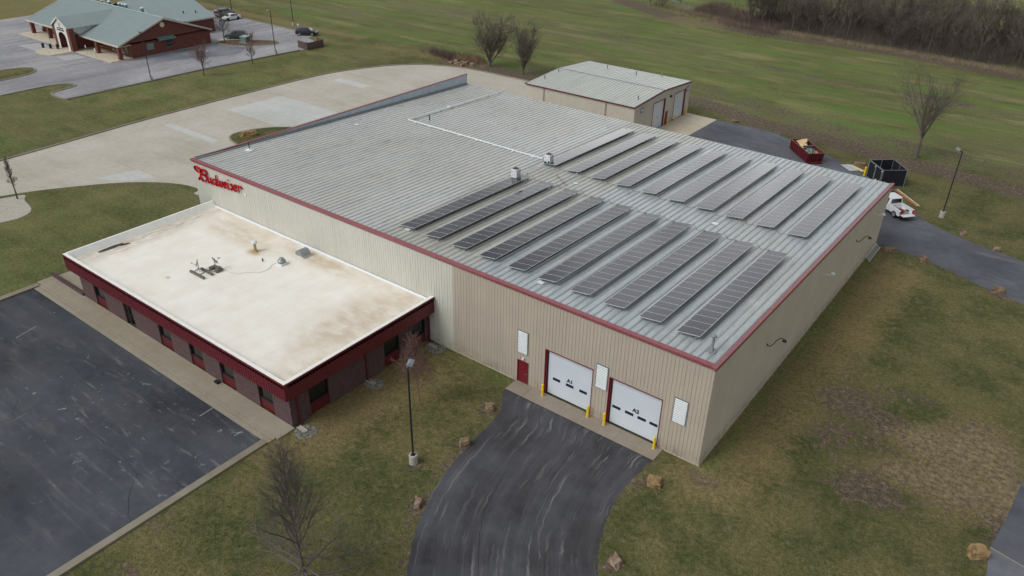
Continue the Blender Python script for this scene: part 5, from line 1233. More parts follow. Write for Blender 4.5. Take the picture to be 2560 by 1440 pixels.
# ------------------------------------------------------------------ vehicles
def paint(name, rgb, rough=.25): return plain(name, rgb, rough, .1, var=.02, spec=.6)
def wheel(par, x, y, r, w, side, rim='galv'):
    q = MB(); q.tube((x, y-w/2, r), (x, y+w/2, r), r, n=20); o = q.build('wheel', 'black', par)
    yy = y+side*w/2; q = MB(); q.tube((x, yy-side*.02, r), (x, yy+side*.012, r), r*.62, n=16)
    for k_ in range(5): a_ = k_*1.2566; q.bar((x, yy+side*.018, r), (x+math.cos(a_)*r*.58, yy+side*.018, r+math.sin(a_)*r*.58), .02, .06)
    q.build('rim', rim, o)
def car(name, loc, rz, label, col, st, roofcol=None, rack=False, rim='galv', group='cars parked at the brick building'):
    """st: stations (x, z_low, z_belt, w_belt, z_roof, w_roof)"""
    t_ = thing(name, loc, label, 'car', group, rz)
    b = MB(); vs = []; n = 8
    for (x, zl, zb, wb, zr_, wr) in st:
        vs += [(x, -wb*.96, zl), (x, -wb, (zl+zb)/2), (x, -wb*.96, zb), (x, -wr, zr_), (x, wr, zr_), (x, wb*.96, zb), (x, wb, (zl+zb)/2), (x, wb*.96, zl)]
    fs = []
    for i in range(len(st)-1):
        for j in range(n): fs.append((i*n+j, i*n+(j+1) % n, (i+1)*n+(j+1) % n, (i+1)*n+j))
    fs.append(tuple(range(n))); fs.append(tuple(range((len(st)-1)*n+n-1, (len(st)-1)*n-1, -1)))
    b.add(vs, [f[::-1] for f in fs]); body = b.build('body', col, t_); bevel(body, .04, 2)
    # glass: side strips and screens slightly proud of the greenhouse
    g = MB(); cab = [i for i in range(len(st)) if st[i][4]-st[i][2] > .3]
    i0, i1 = cab[0], cab[-1]
    def pt(i, f, s, e=.012):
        x, zl, zb, wb, zr_, wr = st[i]; return (x, s*(wb*.96*(1-f)+wr*f+e), zb+(zr_-zb)*f)
    for s in (-1, 1):
        for i in range(i0, i1):
            def lp(f, t_q):
                a_, c_q = Vector(pt(i, f, s)), Vector(pt(i+1, f, s)); return a_.lerp(c_q, t_q)
            g.add([lp(.12, .06), lp(.12, .94), lp(.86, .94), lp(.86, .06)], [(0, 1, 2, 3) if s < 0 else (3, 2, 1, 0)])
    for (ia, ib) in ((i0-1, i0), (i1+1, i1)):
        if 0 <= ia < len(st):
            A_, B_ = st[ia], st[ib]; e = .02 if ia > ib else -.02
            p = [Vector((A_[0], -A_[5]*.9, A_[4])), Vector((A_[0], A_[5]*.9, A_[4])), Vector((B_[0], B_[5]*.92, B_[4])), Vector((B_[0], -B_[5]*.92, B_[4]))]
            lo_ = [p[0].lerp(p[3], .08), p[1].lerp(p[2], .08), p[1].lerp(p[2], .92), p[0].lerp(p[3], .92)]
            nv_ = (lo_[1]-lo_[0]).cross(lo_[3]-lo_[0]).normalized(); nv_ = nv_ if nv_.z > 0 else -nv_
            g.add([q_+nv_*.015 for q_ in lo_], [(0, 1, 2, 3)])
    g.build('windows', 'glass', t_)
    xs_ = [s[0] for s in st]; wl = st[len(st)//2][3]; xf, xb = max(xs_), min(xs_)
    for x in (xf-.92, xb+.95):
        for s in (-1, 1): wheel(t_, x, s*(wl-.1), .36, .24, s, rim)
    for s in (-1, 1):
        q = MB(); q.obox((xf-.1, s*(st[-2][3]-.28), st[-2][2]-.12), (.16, .36, .14)); q.build('headlight', 'white', t_)
        q = MB(); q.obox((xb+.05, s*(st[1][3]-.16), st[1][2]-.12), (.14, .22, .24)); q.build('tail_light', 'sign_red', t_)
    q = MB(); q.box((xb-.03, -wl*.8, .28), (xb+.1, wl*.8, .5)); q.box((xf-.12, -wl*.8, .24), (xf+.02, wl*.8, .46)); q.build('bumper', 'black', t_)
    for s in (-1, 1):
        q = MB(); q.obox((st[i1][0]+.1, s*(wl+.1), st[i1][2]+.08), (.12, .2, .14)); q.build('mirror', col, t_)
    if rack:
        q = MB()
        for s in (-1, 1): q.bar((st[i0][0]+.3, s*st[i0][5]*.85, st[i0+1][4]+.06), (st[i1][0]-.2, s*st[i0][5]*.85, st[i1][4]+.06), .04, .04)
        q.build('roof_rack', 'galv', t_)
    return t_
suv = [(-2.35, .45, .95, .82, .96, .75), (-2.3, .3, 1.0, .9, 1.05, .8), (-2.1, .28, 1.06, .93, 1.6, .64), (-1.2, .26, 1.05, .95, 1.72, .66), (.1, .26, 1.04, .95, 1.72, .66), (.65, .26, 1.03, .94, 1.62, .64), (1.35, .26, 1.02, .93, 1.06, .82), (2.15, .28, .92, .88, .94, .78), (2.38, .34, .72, .78, .74, .7)]
sed = [(-2.3, .42, .85, .78, .87, .7), (-2.2, .3, .98, .86, 1.0, .74), (-1.5, .26, .95, .9, 1.25, .6), (-.6, .24, .92, .92, 1.44, .6), (.15, .24, .92, .92, 1.45, .6), (.5, .24, .9, .92, 1.36, .58), (1.35, .24, .88, .9, .92, .76), (2.1, .26, .74, .85, .76, .7), (2.32, .32, .58, .74, .6, .64)]
van = [(-2.5, .45, 1.0, .85, 1.02, .8), (-2.45, .3, 1.1, .95, 1.5, .75), (-2.3, .28, 1.12, .97, 1.8, .72), (-1.0, .26, 1.1, .98, 1.86, .74), (.5, .26, 1.08, .98, 1.84, .74), (.95, .26, 1.07, .97, 1.75, .72), (1.7, .26, 1.05, .96, 1.1, .85), (2.4, .3, .95, .9, .97, .8), (2.6, .36, .75, .8, .77, .7)]
MT['p_grey'] = paint('dark_grey_paint', (62, 68, 74)); MT['p_black'] = paint('black_paint', (30, 34, 42)); MT['p_white'] = paint('white_car_paint', (218, 222, 226)); MT['p_silver'] = paint('silver_paint', (128, 132, 136)); MT['p_red'] = paint('dark_red_paint', (112, 20, 40))
car('parked_car', (-139.5, 60.6, .02), R(218), 'dark grey sport utility car with silver roof parked beside the brick wall', 'p_grey', suv, rack=True)
car('parked_car', (-130.8, 72.9, .01), R(35), 'black sport utility car alone at the right end of the far lot', 'p_black', suv, rack=True)
car('parked_car', (-156.9, 71.6, .01), R(268), 'white sedan with black wheels in the far lot', 'p_white', sed, rim='black')
car('parked_car', (-161.8, 73.2, .01), R(95), 'large silver van parked left of the white sedan', 'p_silver', van, rack=True)
car('parked_car', (-177.5, 38.5, .01), R(-40), 'dark red car half hidden behind the porch at the left end', 'p_red', van)

# white pickup
PK = thing('pickup_truck', (-1.05, 57.0, .01), 'white pickup truck with open tailgate parked on the back lane', 'pickup truck', None, R(141))
b = MB()
st = [(-.35, .45, 1.2, .98, 1.22, .9), (-.3, .45, 1.22, .99, 1.9, .8), (-.1, .42, 1.22, .99, 1.98, .8), (1.2, .42, 1.2, .99, 1.98, .8), (1.5, .42, 1.2, .99, 1.9, .78), (2.1, .42, 1.18, .98, 1.24, .9), (3.1, .42, 1.14, .97, 1.16, .88), (3.35, .46, .95, .92, .97, .84)]
vs = []; n = 8
for (x, zl, zb, wb, zr_, wr) in st: vs += [(x, -wb*.98, zl), (x, -wb, (zl+zb)/2), (x, -wb*.98, zb), (x, -wr, zr_), (x, wr, zr_), (x, wb*.98, zb), (x, wb, (zl+zb)/2), (x, wb*.98, zl)]
fs = []
for i in range(len(st)-1):
    for j in range(n): fs.append((i*n+j, i*n+(j+1) % n, (i+1)*n+(j+1) % n, (i+1)*n+j)[::-1])
fs += [tuple(range(n))[::-1], tuple(range((len(st)-1)*n, (len(st)-1)*n+n))]
b.add(vs, fs); o = b.build('cab', 'p_white', PK); bevel(o, .04)
g = MB(); g.add([(-.37, -.72, 1.3), (-.37, .72, 1.3), (-.325, .68, 1.82), (-.325, -.68, 1.82)], [(0, 1, 2, 3)])
for s in (-1, 1):
    for x0, x1 in ((-.05, .55), (.62, 1.3)): g.add([(x0, s*.995, 1.25), (x1, s*.995, 1.25), (x1, s*.84, 1.86), (x0, s*.84, 1.86)], [(0, 1, 2, 3)])
g.add([(1.58, -.74, 1.86), (1.58, .74, 1.86), (2.08, .86, 1.3), (2.08, -.86, 1.3)], [(0, 1, 2, 3)]); g.build('windows', 'glass', PK)
q = MB(); q.box((-2.45, -1.0, .5), (-.4, -.9, 1.2)); q.box((-2.45, .9, .5), (-.4, 1.0, 1.2)); q.box((-.5, -.9, .5), (-.4, .9, 1.2)); q.box((-2.45, -.9, .62), (-.5, .9, .68))
q.box((-2.5, -1.02, 1.2), (-.4, -.84, 1.24)); q.box((-2.5, .84, 1.2), (-.4, 1.02, 1.24)); o = q.build('bed', 'p_white', PK); bevel(o, .02)
q = MB(); q.box((-3.1, -.84, .64), (-2.46, .84, .7)); o = q.build('tailgate', 'p_white', PK)
q = MB(); q.box((-2.44, -.7, .682), (-.52, .7, .69)); q.build('bed_liner', 'galvgrey', PK)
q = MB(); q.box((-2.75, -.95, .42), (-2.46, .95, .58)); q.box((-2.4, -.9, .38), (3.1, .9, .5)); q.build('chassis', 'black', PK)
for s in (-1, 1): q = MB(); q.box((-2.5, s*.9-.08, .72), (-2.4, s*.9+.08, 1.16)); q.build('tail_light', 'sign_red', PK)
for x in (-1.55, 2.3):
    for s in (-1, 1): wheel(PK, x, s*.9, .42, .28, s)
for s in (-1, 1): q = MB(); q.obox((1.35, s*1.12, 1.35), (.12, .24, .26)); q.build('mirror', 'black', PK)
def place_in(par, x, y, z):
    v = Matrix.Rotation(par.rotation_euler.z, 4, 'Z') @ Vector((x, y, z)); return (par.location.x+v.x, par.location.y+v.y, par.location.z+v.z)
o = MB().obox((0, 0, .12), (.9, .35, .24)).obox((.1, 0, .3), (.3, .2, .12)).build('toolbox', 'black'); bevel(o, .03); o.location = place_in(PK, -1.7, .25, .69); o.rotation_euler = (0, 0, R(125)); tag(o, 'long dark toolbox lying in the bed of the white pickup', 'toolbox')
q = MB(); rr = random.Random(9)
for i in range(7): q.tube((rr.uniform(-.3, .3), rr.uniform(-.2, .2), .06), (rr.uniform(-.3, .3), rr.uniform(-.2, .2), .15), .06, n=8)
o = q.build('tools', 'sign_red'); o.location = place_in(PK, -1.5, -.3, .69); tag(o, 'heap of red tools in the bed of the white pickup', 'tools')
q = MB(); 
for i in range(16): a_ = i*.3927; q.tube((.28*math.cos(a_), .28*math.sin(a_), .1+.01*i), (.28*math.cos(a_+.3927), .28*math.sin(a_+.3927), .11+.01*i), .03, n=6)
o = q.build('hose_coil', plain('olive_hose', (120, 124, 60), .6)); o.location = place_in(PK, -.95, .1, .66); tag(o, 'coiled olive hose behind the cab of the white pickup', 'hose')
# ladder over the truck
def ladder(name, p0, p1, w, label, railm, rungm, up, nr=14, sec=1, cat='ladder'):
    t_ = thing(name, tuple(p0), label, cat); P0, P1 = Vector((0, 0, 0)), Vector(p1)-Vector(p0); d = (P1-P0).normalized(); s = Vector(up).normalized()
    for k_ in (0, 1): q = MB(); q.bar(P0+s*w*k_, P1+s*w*k_, .04, .09); q.build('rail', railm if k_ == 0 else rungm, t_)
    for i in range(nr):
        c = P0.lerp(P1, (i+.5)/nr); q = MB(); q.tube(c, c+s*w, .022, n=6); q.build('rung', rungm, t_)
    return t_
ladder('ladder', (-1.75, 59.05, 2.1), (1.55, 56.55, 1.62), .42, 'orange and cream extension ladder carried along the right side of the pickup', 'orange', 'cream', (.6, .78, .0), 15)
L0 = ladder('ladder', (.62, 41.2, .06), (.62, 45.6, .06), .6, 'white ladder lying on its side against the rear of the long wall', 'white', 'white', (-.8, 0, .6), 14)

# ------------------------------------------------------------------ roll-off dumpster and its load
cx, cy = (-19.12-13.07)/2, (70.8+67.83)/2-.05
DU = thing('rolloff_dumpster', (cx-.15, cy+.15, 0), 'dark red roll-off dumpster full of cardboard and scrap on the back lane', 'dumpster', None, R(-46.5))
Lh, Wh, Hd = 3.05, 1.17, 1.5
b = MB(); fl = .2
b.box((-Lh+.1, -Wh+.15, fl), (Lh-.3, Wh-.15, fl+.06))
for s in (-1, 1):
    b.add([(-Lh, s*(Wh-.02), fl), (Lh-.35, s*(Wh-.02), fl), (Lh, s*Wh, Hd), (-Lh, s*Wh, Hd)], [(0, 1, 2, 3)]); b.add([(-Lh, s*(Wh-.08), fl), (Lh-.35, s*(Wh-.08), fl), (Lh, s*(Wh-.06), Hd), (-Lh, s*(Wh-.06), Hd)], [(0, 1, 2, 3)])
b.add([(Lh-.35, -Wh+.02, fl), (Lh-.35, Wh-.02, fl), (Lh, Wh, Hd), (Lh, -Wh, Hd)], [(0, 1, 2, 3)]); b.add([(Lh-.41, -Wh+.02, fl), (Lh-.41, Wh-.02, fl), (Lh-.06, Wh, Hd), (Lh-.06, -Wh, Hd)], [(0, 1, 2, 3)])
b.box((-Lh, -Wh, fl), (-Lh+.06, Wh, Hd)); b.build('container', 'red', DU)
q = MB()
for i in range(9):
    x = -Lh+.35+i*.66
    for s in (-1, 1): q.obox((x, s*(Wh+.05), (fl+Hd)/2), (.1, .1, Hd-fl))
for s in (-1, 1): q.obox((0, s*(Wh), Hd+.03), (2*Lh, .12, .09))
for x in (-Lh, Lh): q.obox((x, 0, Hd+.031), (.12, 2*Wh, .09))
for y in (-.7, 0, .7): q.bar((Lh-.3, y, fl), (Lh+.05, y, Hd), .08, .08)
q.build('ribs', 'red', DU)
q = MB(); q.box((-Lh-.1, -.5, .08), (Lh-.2, -.38, fl)); q.box((-Lh-.1, .38, .08), (Lh-.2, .5, fl)); q.box((Lh-.45, -Wh, .1), (Lh+.1, Wh, .18)); q.build('skids', 'red', DU)
q = MB(); q.lathe((0, 0, 0), [(.11, 0), (.11, .12)], 10)
for k_, (x, y) in enumerate(((-2.6, -.9), (-2.6, .9), (2.3, -.9), (2.3, .9))):
    w_ = MB(); w_.tube((x, y-.06, .11), (x, y+.06, .11), .11, n=10); w_.build('roller', 'black', DU)
def dd_(name, x, y, z, size, rz, rx, ry, mat, label, cat):
    o = MB().obox((0, 0, 0), size).build(name, mat); o.location = place_in(DU, x, y, z); o.rotation_euler = (R(rx), R(ry), DU.rotation_euler.z+R(rz)); return tag(o, label, cat)
dd_('cardboard_sheet', -2.2, .15, 1.35, (1.3, 1.1, .05), 12, 10, 12, 'cardboard', 'flattened cardboard box at the left end of the dumpster', 'cardboard')
dd_('cardboard_sheet', -1.9, .35, 1.66, (.8, .7, .05), 50, 35, -20, 'cardboard', 'cardboard flap sticking up above the other scrap', 'cardboard')
dd_('foam_board', -1.3, -.1, 1.3, (1.5, .9, .12), -8, 4, 3, 'plywood', 'cream board lying across the middle of the dumpster', 'board')
dd_('foam_board', -1.0, .1, 1.42, (1.3, .5, .1), 4, -4, 6, 'plywood', 'narrow cream board stacked on the wider one', 'board')
dd_('plank', -.1, -.1, 1.35, (.3, 1.9, .06), -20, 12, 0, 'cardboard', 'tan plank leaning across the dumpster', 'plank')
dd_('black_tube', .2, .1, 1.62, (.22, 1.5, .18), -35, 14, 0, 'darkmetal', 'dark grey roll lying diagonally on the scrap', 'roll')
pal = thing('teal_crate', place_in(DU, 1.0, -.05, 1.28), 'teal slatted crate lying on the scrap in the dumpster', 'crate', None, DU.rotation_euler.z+R(10))
for i in range(6): MB().obox((-.42+i*.17, 0, .1), (.1, .9, .05)).build('slat', 'teal_plastic', pal)
MB().obox((0, -.35, .03), (1.0, .08, .1)).obox((0, .35, .03), (1.0, .08, .1)).build('runner', 'teal_plastic', pal)
dd_('cardboard_sheet', 1.2, .2, .98, (2.2, 1.7, .05), 3, 3, 2, 'plywood', 'pale sheet underneath the teal crate', 'board')
dd_('plank', 2.1, .0, 1.2, (.25, 1.7, .08), 8, 0, 0, 'rock_tan', 'brown plank across the right end of the dumpster', 'plank')
q = MB(); q.bar((0, -.3, 0), (0, -.3, .8), .08, .08); q.bar((0, .3, 0), (0, .3, .8), .08, .08); q.bar((0, -.3, .78), (0, .3, .78), .08, .08)
o = q.build('chair_frame', 'red'); o.location = place_in(DU, 1.9, .1, 1.05); o.rotation_euler = (0, 0, DU.rotation_euler.z+.6); tag(o, 'reddish bent frame standing at the right end of the dumpster', 'frame')
# black screened enclosure
e = [(-7.0, 67.05), (-4.5, 64.2), (-2.0, 66.3), (-4.5, 69.35)]
ec = (-4.5, 66.7)
EN = thing('screened_enclosure', (ec[0], ec[1], 0), 'square chain link enclosure wrapped in black screen beside the pickup', 'fence')
rot_off = [(p[0]-ec[0], p[1]-ec[1]) for p in e]
for i in range(4):
    a_, c_q = Vector((*rot_off[i], 0)), Vector((*rot_off[(i+1) % 4], 0)); L_ = (c_q-a_).length; d = (c_q-a_).normalized(); nn = Vector((-d.y, d.x, 0))
    q = MB(); q.bar(a_+Vector((0, 0, 1.22)), c_q+Vector((0, 0, 1.22)), .02, 2.3); q.build('screen', 'blackscreen', EN)
    q = MB(); q.tube(a_, a_+Vector((0, 0, 2.45)), .05, n=8); m_ = a_.lerp(c_q, .5); q.tube(m_+nn*.05, m_+nn*.05+Vector((0, 0, 2.4)), .035, n=8); q.build('post', 'galvgrey', EN)
    q = MB(); q.tube(a_+Vector((0, 0, 2.4)), c_q+Vector((0, 0, 2.4)), .03, n=8); q.tube(a_+Vector((0, 0, .08)), c_q+Vector((0, 0, .08)), .03, n=8); q.build('rail', 'galvgrey', EN)
a_, c_q = Vector((*rot_off[0], 0)), Vector((*rot_off[1], 0)); d = (c_q-a_).normalized(); nn = Vector((d.y, -d.x, 0))
q = MB()
for f in (.04, .5, .54, .96): p = a_.lerp(c_q, f)+nn*.07; q.tube(p+Vector((0, 0, .1)), p+Vector((0, 0, 2.35)), .035, n=6)
for z in (.12, 2.33): q.tube(a_.lerp(c_q, .04)+nn*.07+Vector((0, 0, z)), a_.lerp(c_q, .96)+nn*.07+Vector((0, 0, z)), .03, n=6)
gt = q.build('gate_frame', 'galvgrey', EN)
q = MB(); p = a_.lerp(c_q, .52)+nn*.12; q.obox((p.x, p.y, 1.1), (.1, .1, .25)); q.build('latch', 'galv', gt)
for f in (.5, .98): p = a_.lerp(c_q, f)+nn*.12; MB().obox((p.x, p.y, 2.2), (.12, .12, .12)).build('hinge', 'white', gt)
# plywood and sheets on the lane
o = MB().obox((0, 0, .05), (2.4, 1.3, .05)).build('sheet_stack', plain('grey_sheet', (168, 174, 176), .6)); o.location = (-9.75, 68.75, .02); o.rotation_euler = (0, 0, R(-42)); tag(o, 'pale grey sheet lying flat on the lane left of the enclosure', 'sheet')
o = MB().obox((0, 0, .03), (2.6, .6, .04)).build('plywood_sheet', 'plywood'); o.location = (-8.9, 69.3, .01); o.rotation_euler = (0, 0, R(-30)); tag(o, 'cream plywood strip beside the grey sheet', 'plywood')
o = MB().obox((0, 0, .25), (1.1, .9, .08)).obox((0, 0, .4), (1.0, .8, .06)).obox((.3, 0, .12), (.1, .8, .2)).obox((-.3, 0, .12), (.1, .8, .2)).build('pallet_stack', 'wood_grey'); o.location = (-3.0, 62.6, .0); o.scale = (1.2, 1.2, 1.6); tag(o, 'grey brown pallets stacked before the black enclosure', 'pallets')

# ------------------------------------------------------------------ brick shop building
bo = (-158, 44, 0)
BB = thing('brick_building', bo, 'red brick single-storey building with a broad green metal roof and gabled entry', 'building')
EX0, EX1, EY0, EY1, EZ, RGY, RGZ = -177.2, -139.3, 33.9, 54.75, 2.9, 44.3, 6.75
wx0, wx1, wy0, wy1 = -175.6, -139.9, 36.6, 54.5
b = MB()
def quadwall(p, q_, z1): b.add([(p[0], p[1], 0), (q_[0], q_[1], 0), (q_[0], q_[1], z1), (p[0], p[1], z1)], [(0, 1, 2, 3)])
b.box((wx0, wy0, 0), (wx1, wy1, EZ+.05))
b.add([(wx1+.0, 34.3, EZ-.25), (wx1, wy1, EZ-.1), (wx1, RGY, RGZ-.25)], [(0, 1, 2)]); b.add([(wx0, 34.3, EZ-.25), (wx0, wy1, EZ-.1), (wx0, RGY, RGZ-.25)], [(0, 2, 1)])
b.box((wx1-.3, 34.3, EZ-.45), (wx1-.01, wy0, EZ+.02))
b.box((-168, wy1, 0), (-149.3, 62.0, EZ+.4))
b.build('brick_wall', 'brick_red', BB, bo)
b = MB(); b.box((wx1+.001, 36.7, 2.55), (wx1+.05, 54.4, 2.7)); b.build('brick_band', plain('dark_brick_band', (92, 50, 46), .9), BB, bo)
# roof slopes with standing seams
b = MB(); P = profile(EX0, EX1, .5, .08, .03, .05)
for i in range(len(P)-1):
    (u0, d0), (u1, d1) = P[i], P[i+1]
    for ya, za, yb, zb_ in ((EY0, EZ+.05, RGY, RGZ), (RGY, RGZ, EY1, EZ+.05)):
        b.add([(u0, ya, za+d0), (u1, ya, za+d0*0+d1), (u1, yb, zb_+d1), (u0, yb, zb_+d0)], [(0, 1, 2, 3)])
# rear wing: ridge along y
RX, RZ2, WE, WY = -160.0, 7.1, -149.0, 62.4
P = profile(46.5, WY, .5, .08, .03, .05)
for i in range(len(P)-1):
    (u0, d0), (u1, d1) = P[i], P[i+1]
    b.add([(WE, u0, EZ+.3+d0), (WE, u1, EZ+.3+d1), (RX, u1, RZ2+d1), (RX, u0, RZ2+d0)], [(0, 1, 2, 3)])
    b.add([(RX, u0, RZ2+d0), (RX, u1, RZ2+d1), (-171, u1, EZ+.3+d1), (-171, u0, EZ+.3+d0)], [(0, 1, 2, 3)])
rf = b.build('roof', 'green_roof', BB, bo)
b = MB(); b.bar((EX0, RGY, RGZ+.06), (EX1, RGY, RGZ+.06), .35, .06); b.build('ridge_cap', plain('pale_green_cap', (168, 196, 192), .4), BB, bo)
b = MB(); b.box((EX0, EY0-.06, EZ-.28), (EX1, EY0, EZ+.06)); b.box((WE, 54.8, EZ), (WE+.08, WY, EZ+.3))
for s0, z0, s1, z1 in ((EY0-.05, EZ-.0, RGY, RGZ-.04), (RGY, RGZ-.04, EY1+.05, EZ-.0)):
    for xx in (EX1+.05, EX0-.05): b.bar((xx, s0, z0-.06), (xx, s1, z1-.06), .12, .32)
b.build('fascia', plain('cream_fascia', (190, 186, 172), .6), BB, bo)
b = MB(); b.box((EX0+.05, EY0, EZ-.26), (EX1-.05, 36.6, EZ-.2)); b.build('soffit', 'cream', BB, bo)
b = MB(); b.add([(-168, 62.0, EZ+.3), (-149.3, 62.0, EZ+.3), (RX, 62.0, RZ2-.1)], [(0, 1, 2)]); b.build('rear_gable', 'brick_red', BB, bo)
for x in (-175.9, -168.3, -148.5, -140.15):
    q = MB(); q.box((x-.35, 34.0, .15), (x+.35, 34.7, EZ-.25)); q.build('porch_column', 'brick_red', BB, bo)
for x in (-173.0, -165.8, -163.6, -151.6, -146.6, -143.4):
    q = MB(); q.box((x-.6, wy0-.04, .7), (x+.6, wy0-.001, 2.3)); w_ = q.build('window', 'glass', BB, bo)
    q = MB(); q.box((x-.68, wy0-.07, .62), (x+.68, wy0-.041, .7)); q.box((x-.03, wy0-.06, .7), (x+.03, wy0-.041, 2.3)); q.build('window_frame', 'cream', w_, bo)
q = MB(); q.box((-142.1, wy0-.05, .15), (-141.0, wy0-.001, 2.3)); q.build('door', 'glass', BB, bo)
# entry portal
PX0, PX1, PM, PY = -160.0, -153.2, -156.6, 31.6
b = MB(); n = 14; arc = [(PM-1.55, 0.15)]+[(PM-1.55*math.cos(math.pi*i/n), 2.3+1.25*math.sin(math.pi*i/n)) for i in range(n+1)]+[(PM+1.55, .15)]
out = [(-158.9, .15), (-158.9, 4.75), (PM, 6.35), (-154.3, 4.75), (-154.3, .15)]
# front sheet in strips around the arch
def strip(xa, xb, za_f, zb_f): b.add([(xa, PY, za_f(xa)), (xb, PY, za_f(xb)), (xb, PY, zb_f(xb)), (xa, PY, zb_f(xa))], [(0, 1, 2, 3)])
def topf(x): return 4.75+(6.35-4.75)*(1-abs(x-PM)/2.3)
def lowf(x):
    d = abs(x-PM); return .15 if d >= 1.55 else 2.3+1.25*math.sqrt(max(0, 1-(d/1.55)**2))
xs_ = [-158.9, PM-1.551]+[PM-1.55+3.1*i/24 for i in range(25)]+[PM+1.551, -154.3]
for i in range(len(xs_)-1): strip(xs_[i], xs_[i+1], lowf, topf)
pf = b.build('portal_front', plain('white_stucco', (208, 208, 206), .8, var=.03), BB, bo)
b = MB(); b.tube((PM-.0, PY-.06, 5.0), (PM, PY-.005, 5.0), .42, n=20); b.build('round_emblem', plain('grey_emblem', (150, 160, 158), .7), pf, bo)
b = MB(); rr = random.Random(2); x = PM-1.35
while x < PM+1.3: w_ = rr.uniform(.1, .22); b.box((x, PY-.03, 4.2), (x+w_, PY-.004, 4.2+rr.choice((.14, .18, .24)))); x += w_+.06
b.build('lettering', plain('grey_lettering', (70, 74, 80), .7), pf, bo)
b = MB(); x = PM-1.5
while x < PM+1.45: w_ = rr.uniform(.14, .28); b.box((x, PY-.04, 3.8), (x+w_, PY-.004, 3.8+rr.choice((.2, .24, .32)))); x += w_+.07
b.build('lettering', 'black', pf, bo)
for x in (-159.5, -153.75):
    q = MB(); q.box((x-.5, PY-.02, .15), (x+.5, PY+1.0, 4.55)); q.build('portal_pier', 'brick_red', BB, bo)
q = MB(); q.box((-158.6, PY+.02, .15), (-158.4, 36.5, 3.0)); q.build('portal_side', 'brick_red', BB, bo); q = MB(); q.box((-154.8, PY+.02, .15), (-154.6, 36.5, 3.0)); q.build('portal_side', 'brick_red', BB, bo)
q = MB(); q.add([(-154.05, PY+.3, 4.7), (-154.05, 40.5, 4.7), (-154.05, 34, 2.9)], [(0, 1, 2)]); q.add([(-159.2, PY+.3, 4.7), (-159.2, 40.5, 4.7), (-159.2, 34, 2.9)], [(0, 2, 1)]); q.build('dormer_cheek', plain('pale_siding', (196, 206, 208), .6), BB, bo)
b = MB(); P = profile(PY-.2, 45.5, .5, .08, .03, .05)
def kk(y, s):  # clip where the dormer meets the main slope
    return y
for i in range(len(P)-1):
    (u0, d0), (u1, d1) = P[i], P[i+1]
    def eave(y):   # lateral extent of the dormer slope at y before it sinks into the main roof
        zm = EZ+.05+(RGZ-EZ-.05)*(y-EY0)/(RGY-EY0); t_ = (6.5-max(4.7, zm))/(6.5-4.7); return max(0, min(1, t_))
    for s in (-1, 1):
        ea, ec_ = eave(u0), eave(u1)
        if ea <= 0 and ec_ <= 0: continue
        b.add([(PM, u0, 6.5+d0), (PM, u1, 6.5+d1), (PM+s*3.1*ec_, u1, 6.5-1.8*ec_+d1), (PM+s*3.1*ea, u0, 6.5-1.8*ea+d0)], [(0, 1, 2, 3) if s < 0 else (3, 2, 1, 0)])
b.build('dormer_roof', 'green_roof', BB, bo)
b = MB()
for s in (-1, 1): b.bar((PM, PY-.24, 6.46), (PM+s*3.15, PY-.24, 4.66), .1, .34); b.bar((PM+s*3.12, PY-.2, 4.62), (PM+s*3.12, 40.6, 4.62), .1, .26)
b.build('dormer_trim', plain('white_trim', (198, 198, 190), .6), BB, bo)
# gable end fittings
q = MB(); q.tube((wx1, 44.1, 5.4), (wx1+.06, 44.1, 5.4), .5, n=20); q.build('round_vent', 'cream', BB, bo)
q = MB(); q.add([(wx1+.02, 42.3, 3.15), (wx1+.02, 46.1, 3.15), (wx1+1.0, 46.1, 2.75), (wx1+1.0, 42.3, 2.75)], [(0, 1, 2, 3)]); q.box((wx1+.96, 42.3, 2.6), (wx1+1.02, 46.1, 2.78)); q.bar((wx1, 42.5, 2.3), (wx1+.95, 42.5, 2.7), .05, .05); q.bar((wx1, 45.9, 2.3), (wx1+.95, 45.9, 2.7), .05, .05); q.build('awning', 'green_dark', BB, bo)
for y0, y1, z0, z1 in ((44.4, 45.5, 1.0, 2.25), (40.0, 41.5, 1.1, 2.25)):
    q = MB(); q.box((wx1+.001, y0, z0), (wx1+.04, y1, z1)); w_ = q.build('window', 'glass' if y0 > 44 else 'galvgrey', BB, bo)
    q = MB(); q.box((wx1+.041, y0-.05, z0-.1), (wx1+.08, y1+.05, z0)); q.box((wx1+.041, y0, (z0+z1)/2-.04), (wx1+.06, y1, (z0+z1)/2+.04)); q.build('window_frame', 'green_dark', w_, bo)
# rooftop vents of the brick building
def bz(x, y): return EZ+.05+(RGZ-EZ-.05)*(1-abs(y-RGY)/(RGY-EY0))
for (x, y, r_, h_) in ((-164.6, 45.4, .35, .8), (-162.2, 45.6, .35, .8), (-158.6, 45.9, .35, .8), (-157.4, 46.0, .3, .8), (-156.4, 46.1, .35, .9), (-150.6, 46.4, .32, .9)):
    q = MB(); q.tube((x, y, bz(x, y)-.3), (x, y, RGZ+.15), r_, n=10); v_ = q.build('roof_vent', 'green_dark', rf, bo)
    q = MB(); q.lathe((x, y, RGZ+.12), [(r_*1.15, 0), (r_*1.15, .16), (r_*.5, .3)], 12); q.build('vent_cap', 'white', v_, bo)
for (x, y, z) in ((-163.5, 45.2, 6.4), (-159.4, 46.6, 6.2), (-147.6, 45.6, 6.2), (-142.8, 49.6, 4.7), (-159.5, 57.0, 7.0)):
    q = MB(); q.tube((x, y, z-.3), (x, y, z+.75), .09, n=8); q.build('vent_pipe', 'white', rf, bo)
